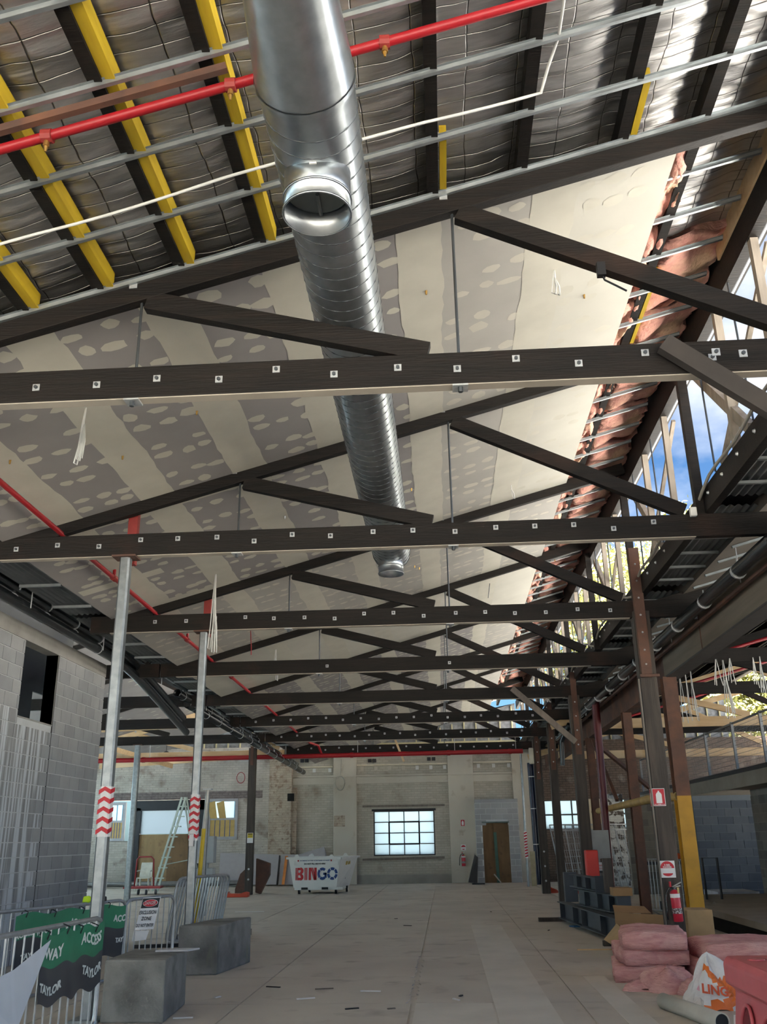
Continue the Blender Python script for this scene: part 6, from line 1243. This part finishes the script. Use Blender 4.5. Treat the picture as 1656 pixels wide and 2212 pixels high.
# hanging cables and hooks
def hang(px, py, Y, drop, label, m_=WHITEC, n=3, sp=.02, r=.006, loop=True):
    p = aty(px, py, Y); t_ = thing('hanging_cable', p, label, 'cable'); rr = random.Random(int(px+py))
    for i in range(n):
        dx, dr = rr.uniform(-sp, sp), drop*rr.uniform(.75, 1); pts = [p+V(dx*.2, 0, 0), p+V(dx*.8, 0, -dr*.3), p+V(dx*1.6, .02, -dr*.7), p+V(dx*2.2, 0, -dr)]
        if loop: pts += [p+V(dx*2.2+.03, 0, -dr-.02), p+V(dx*1.2+.03, 0, -dr*.7), p+V(dx*.3, 0, -dr*.35)]
        b = MB(); b.tube(pts, r, 5); b.build('strand', m_, t_, smooth=True)
    return t_
def on_ceiling(px, py):   # where the ray meets the ceiling boards
    d = ray(px, py); t = (6.175+5.85*.0115+BO-EYE)/(d.z-.277*d.x+.0115*d.y); return d*t+V(0, 0, EYE)
for px, py, drop, lab, m_ in ((187, 880, .55, 'white cable bunch hanging from the ceiling at left behind the nearest truss', WHITEC), (1197, 583, .30, 'white cable loop hanging from the bright board at right', WHITEC), (466, 1240, 1.3, 'long white cable bunch hanging beside the second prop', WHITEC), (1103, 1048, .2, 'short white cable on the ceiling right of the duct', WHITEC), (541, 1362, .55, 'thin red cable hanging below the third truss', RED), (596, 1403, .6, 'thin white cable hanging between fourth and fifth truss', WHITEC), (1058, 1260, .3, 'thin dark cable on the ceiling far right of the duct', NUT)):
    p = on_ceiling(px, py); hang(px, py, p.y, drop, lab, m_, 3 if m_ is WHITEC else 1, .03, .006 if py < 1100 else .008, m_ is WHITEC)
for px, py in ((425, 888), (22, 994), (920, 628), (1261, 637), (895, 1222), (1198, 1210), (645, 1350), (888, 1055), (265, 985), (615, 1115), (905, 1226)):
    p = on_ceiling(px, py); b = MB(); b.cyl(p+V(0, 0, .01), p+V(0, 0, -.04), .013, .008, n=8); tag(b.build('ceiling_fixing', BRASS if px != 615 else WASH), 'small metal fixing poking through the plasterboard', 'fixing', 'ceiling fixings')
p = aty(1298, 590, TY[0]-.08); b = MB(); b.box(p.x-.03, p.x+.03, p.y-.03, p.y+.02, p.z-.03, p.z+.08); t_ = thing('strut_bracket', p, 'dark clip with a stiff cable tail on the nearest right strut', 'clip'); b.build('clip', SK, t_); b = MB(); b.tube([p, p+V(.02, 0, -.06), p+V(.10, -.02, -.13), p+V(.16, -.03, -.18)], .008, 6); b.build('tail', SK, t_)
for i, (px, py, Y, drop) in enumerate(((1467, 1462, 20.3, 1.0), (1478, 1448, 20.3, 1.1), (1490, 1446, 20.3, 1.15), (1545, 1424, 16.68, .5), (1560, 1426, 16.68, 1.1), (1575, 1422, 16.68, .5), (1625, 1420, 16.68, .6), (1640, 1418, 16.68, .7), (1350, 1572, 24.42, .5))):
    hang(px, py, Y, drop, 'white cables hanging in the right bay, %s from the left' % ('first', 'second', 'third', 'fourth', 'fifth', 'sixth', 'seventh', 'eighth', 'lowest')[i], WHITEC, 3, .035, .008, loop=i in (2, 4, 7))
cw = thing('cable_coil', aty(735, 1690, FACE-.05), 'coiled pale cable hanging on the end wall pier', 'cable'); c = aty(735, 1692, FACE-.075)
for k in range(3): b = MB(); b.tube([c+V((.16+.012*k)*math.cos(a*.3142), -.02*k, (.25+.012*k)*math.sin(a*.3142)) for a in range(21)], .012, 6); b.build('loop', mat('pale_conduit', (.42, .39, .33), .6), cw, smooth=True)
b = MB(); b.tube([c+V(0, 0, .25), aty(737, 1640, FACE-.05)], .01, 6); b.build('tail', MATS['pale_conduit'], cw)
c = aty(520, 1680, YW-.008); b = MB(); b.tube([c+V(.16*math.cos(a*.3142), 0, .20*math.sin(a*.3142)) for a in range(21)], .012, 6); tag(b.build('red_cable_loop', RED, smooth=True), 'loop of red cable hanging on the left end wall', 'cable')
b = MB(); b.tube([aty(px, py, 35.2) for px, py in ((583, 1600), (650, 1596), (720, 1593), (800, 1592), (870, 1592), (930, 1590), (1000, 1583), (1060, 1582), (1120, 1584), (1165, 1582))], .03, 7); tag(b.build('slung_cable', MATS['pale_conduit'], smooth=True), 'thick pale cable slung across under the last trusses', 'cable')
# scattered debris on the floor
for i, (px, py) in enumerate(((590, 2133), (700, 2137), (800, 2142), (760, 2180), (845, 2180), (985, 2160), (880, 2000), (855, 1985), (660, 2158), (995, 2152), (1060, 1970), (470, 2155), (1185, 2010), (1340, 2105), (395, 2200))):
    q = atz(px, py); r = random.Random(i); a = r.uniform(0, 3); l_ = r.uniform(.04, .12); b = MB(); b.beam(q+V(-l_*math.cos(a), -l_*math.sin(a)*.5, .006), q+V(l_*math.cos(a), l_*math.sin(a)*.5, .006), .025, .01); tag(b.build('debris_chip', (SK, GREYW, SW)[i % 3]), 'small chip of debris lying on the concrete floor', 'debris', 'floor debris')
# ================================================================== trees outside
LEAF = [mat('leaf_%d' % i, c, .6, var=.35, scale=1.2) for i, c in enumerate(((.27, .28, .10), (.37, .37, .15), (.18, .20, .08)))]
for m_ in LEAF:
    t, bb = nodes_of(m_); bb.inputs['Transmission Weight'].default_value = 0
    try: bb.inputs['Subsurface Weight'].default_value = 0
    except Exception: pass
BARK = mat('bark', (.20, .17, .14), .9, var=.4, scale=5)
def tree(x, y, h, rad, seed, label, m_):
    r = random.Random(seed); t_ = thing('tree', (x, y, -.12), label, 'tree', 'trees outside'); b = MB(); b.tube([(x, y, -.12), (x+.2, y, h*.3), (x-.1, y+.2, h*.6)], [.3, .24, .14], 8)
    cl = []
    for i in range(16):
        a, e = r.uniform(0, 6.28), r.uniform(-.3, 1.2); q = V(x+rad*.75*math.cos(a)*math.cos(e), y+rad*.75*math.sin(a)*math.cos(e), h*.68+rad*.75*math.sin(e)); cl.append(q); b.tube([(x, y, h*r.uniform(.35, .55)), ((x+q.x)/2, (y+q.y)/2, (h*.5+q.z)/2+.3), q], [.09, .06, .02], 6)
    b.build('trunk', BARK, t_); b = MB()
    for q in cl:
        for k in range(420):
            d = V(r.gauss(0, 1), r.gauss(0, 1), r.gauss(0, .8)); d = d.normalized()*rad*.42*r.random()**.4; p = q+d; a = V(r.gauss(0, 1), r.gauss(0, 1), r.gauss(0, 1)).normalized(); c_ = a.orthogonal().normalized(); s = r.uniform(.10, .20)
            b.add([p-a*s, p+c_*s*.5, p+a*s, p-c_*s*.5], [(0, 1, 2, 3)])
    o = b.build('foliage', m_, t_, fixn=False); o['kind'] = 'stuff'
for i, (x, y, h, rad, mi) in enumerate(((9.0, 44, 17.0, 3.6, 1), (14.5, 46, 20.5, 4.2, 0), (6.5, 50, 16, 3.6, 1), (13.6, 41, 8.6, 3.0, 1), (15.6, 46, 9.5, 3.2, 0), (20, 40, 14, 3.6, 2), (11.0, 52, 21, 4.0, 1))):
    tree(x, y, h, rad, 50+i, '%s eucalyptus beyond the clerestory' % ('first yellow-green', 'tall grey-green', 'second yellow-green', 'sunlit yellow-green', 'low green', 'darkest green', 'farthest yellow-green')[i], LEAF[mi])
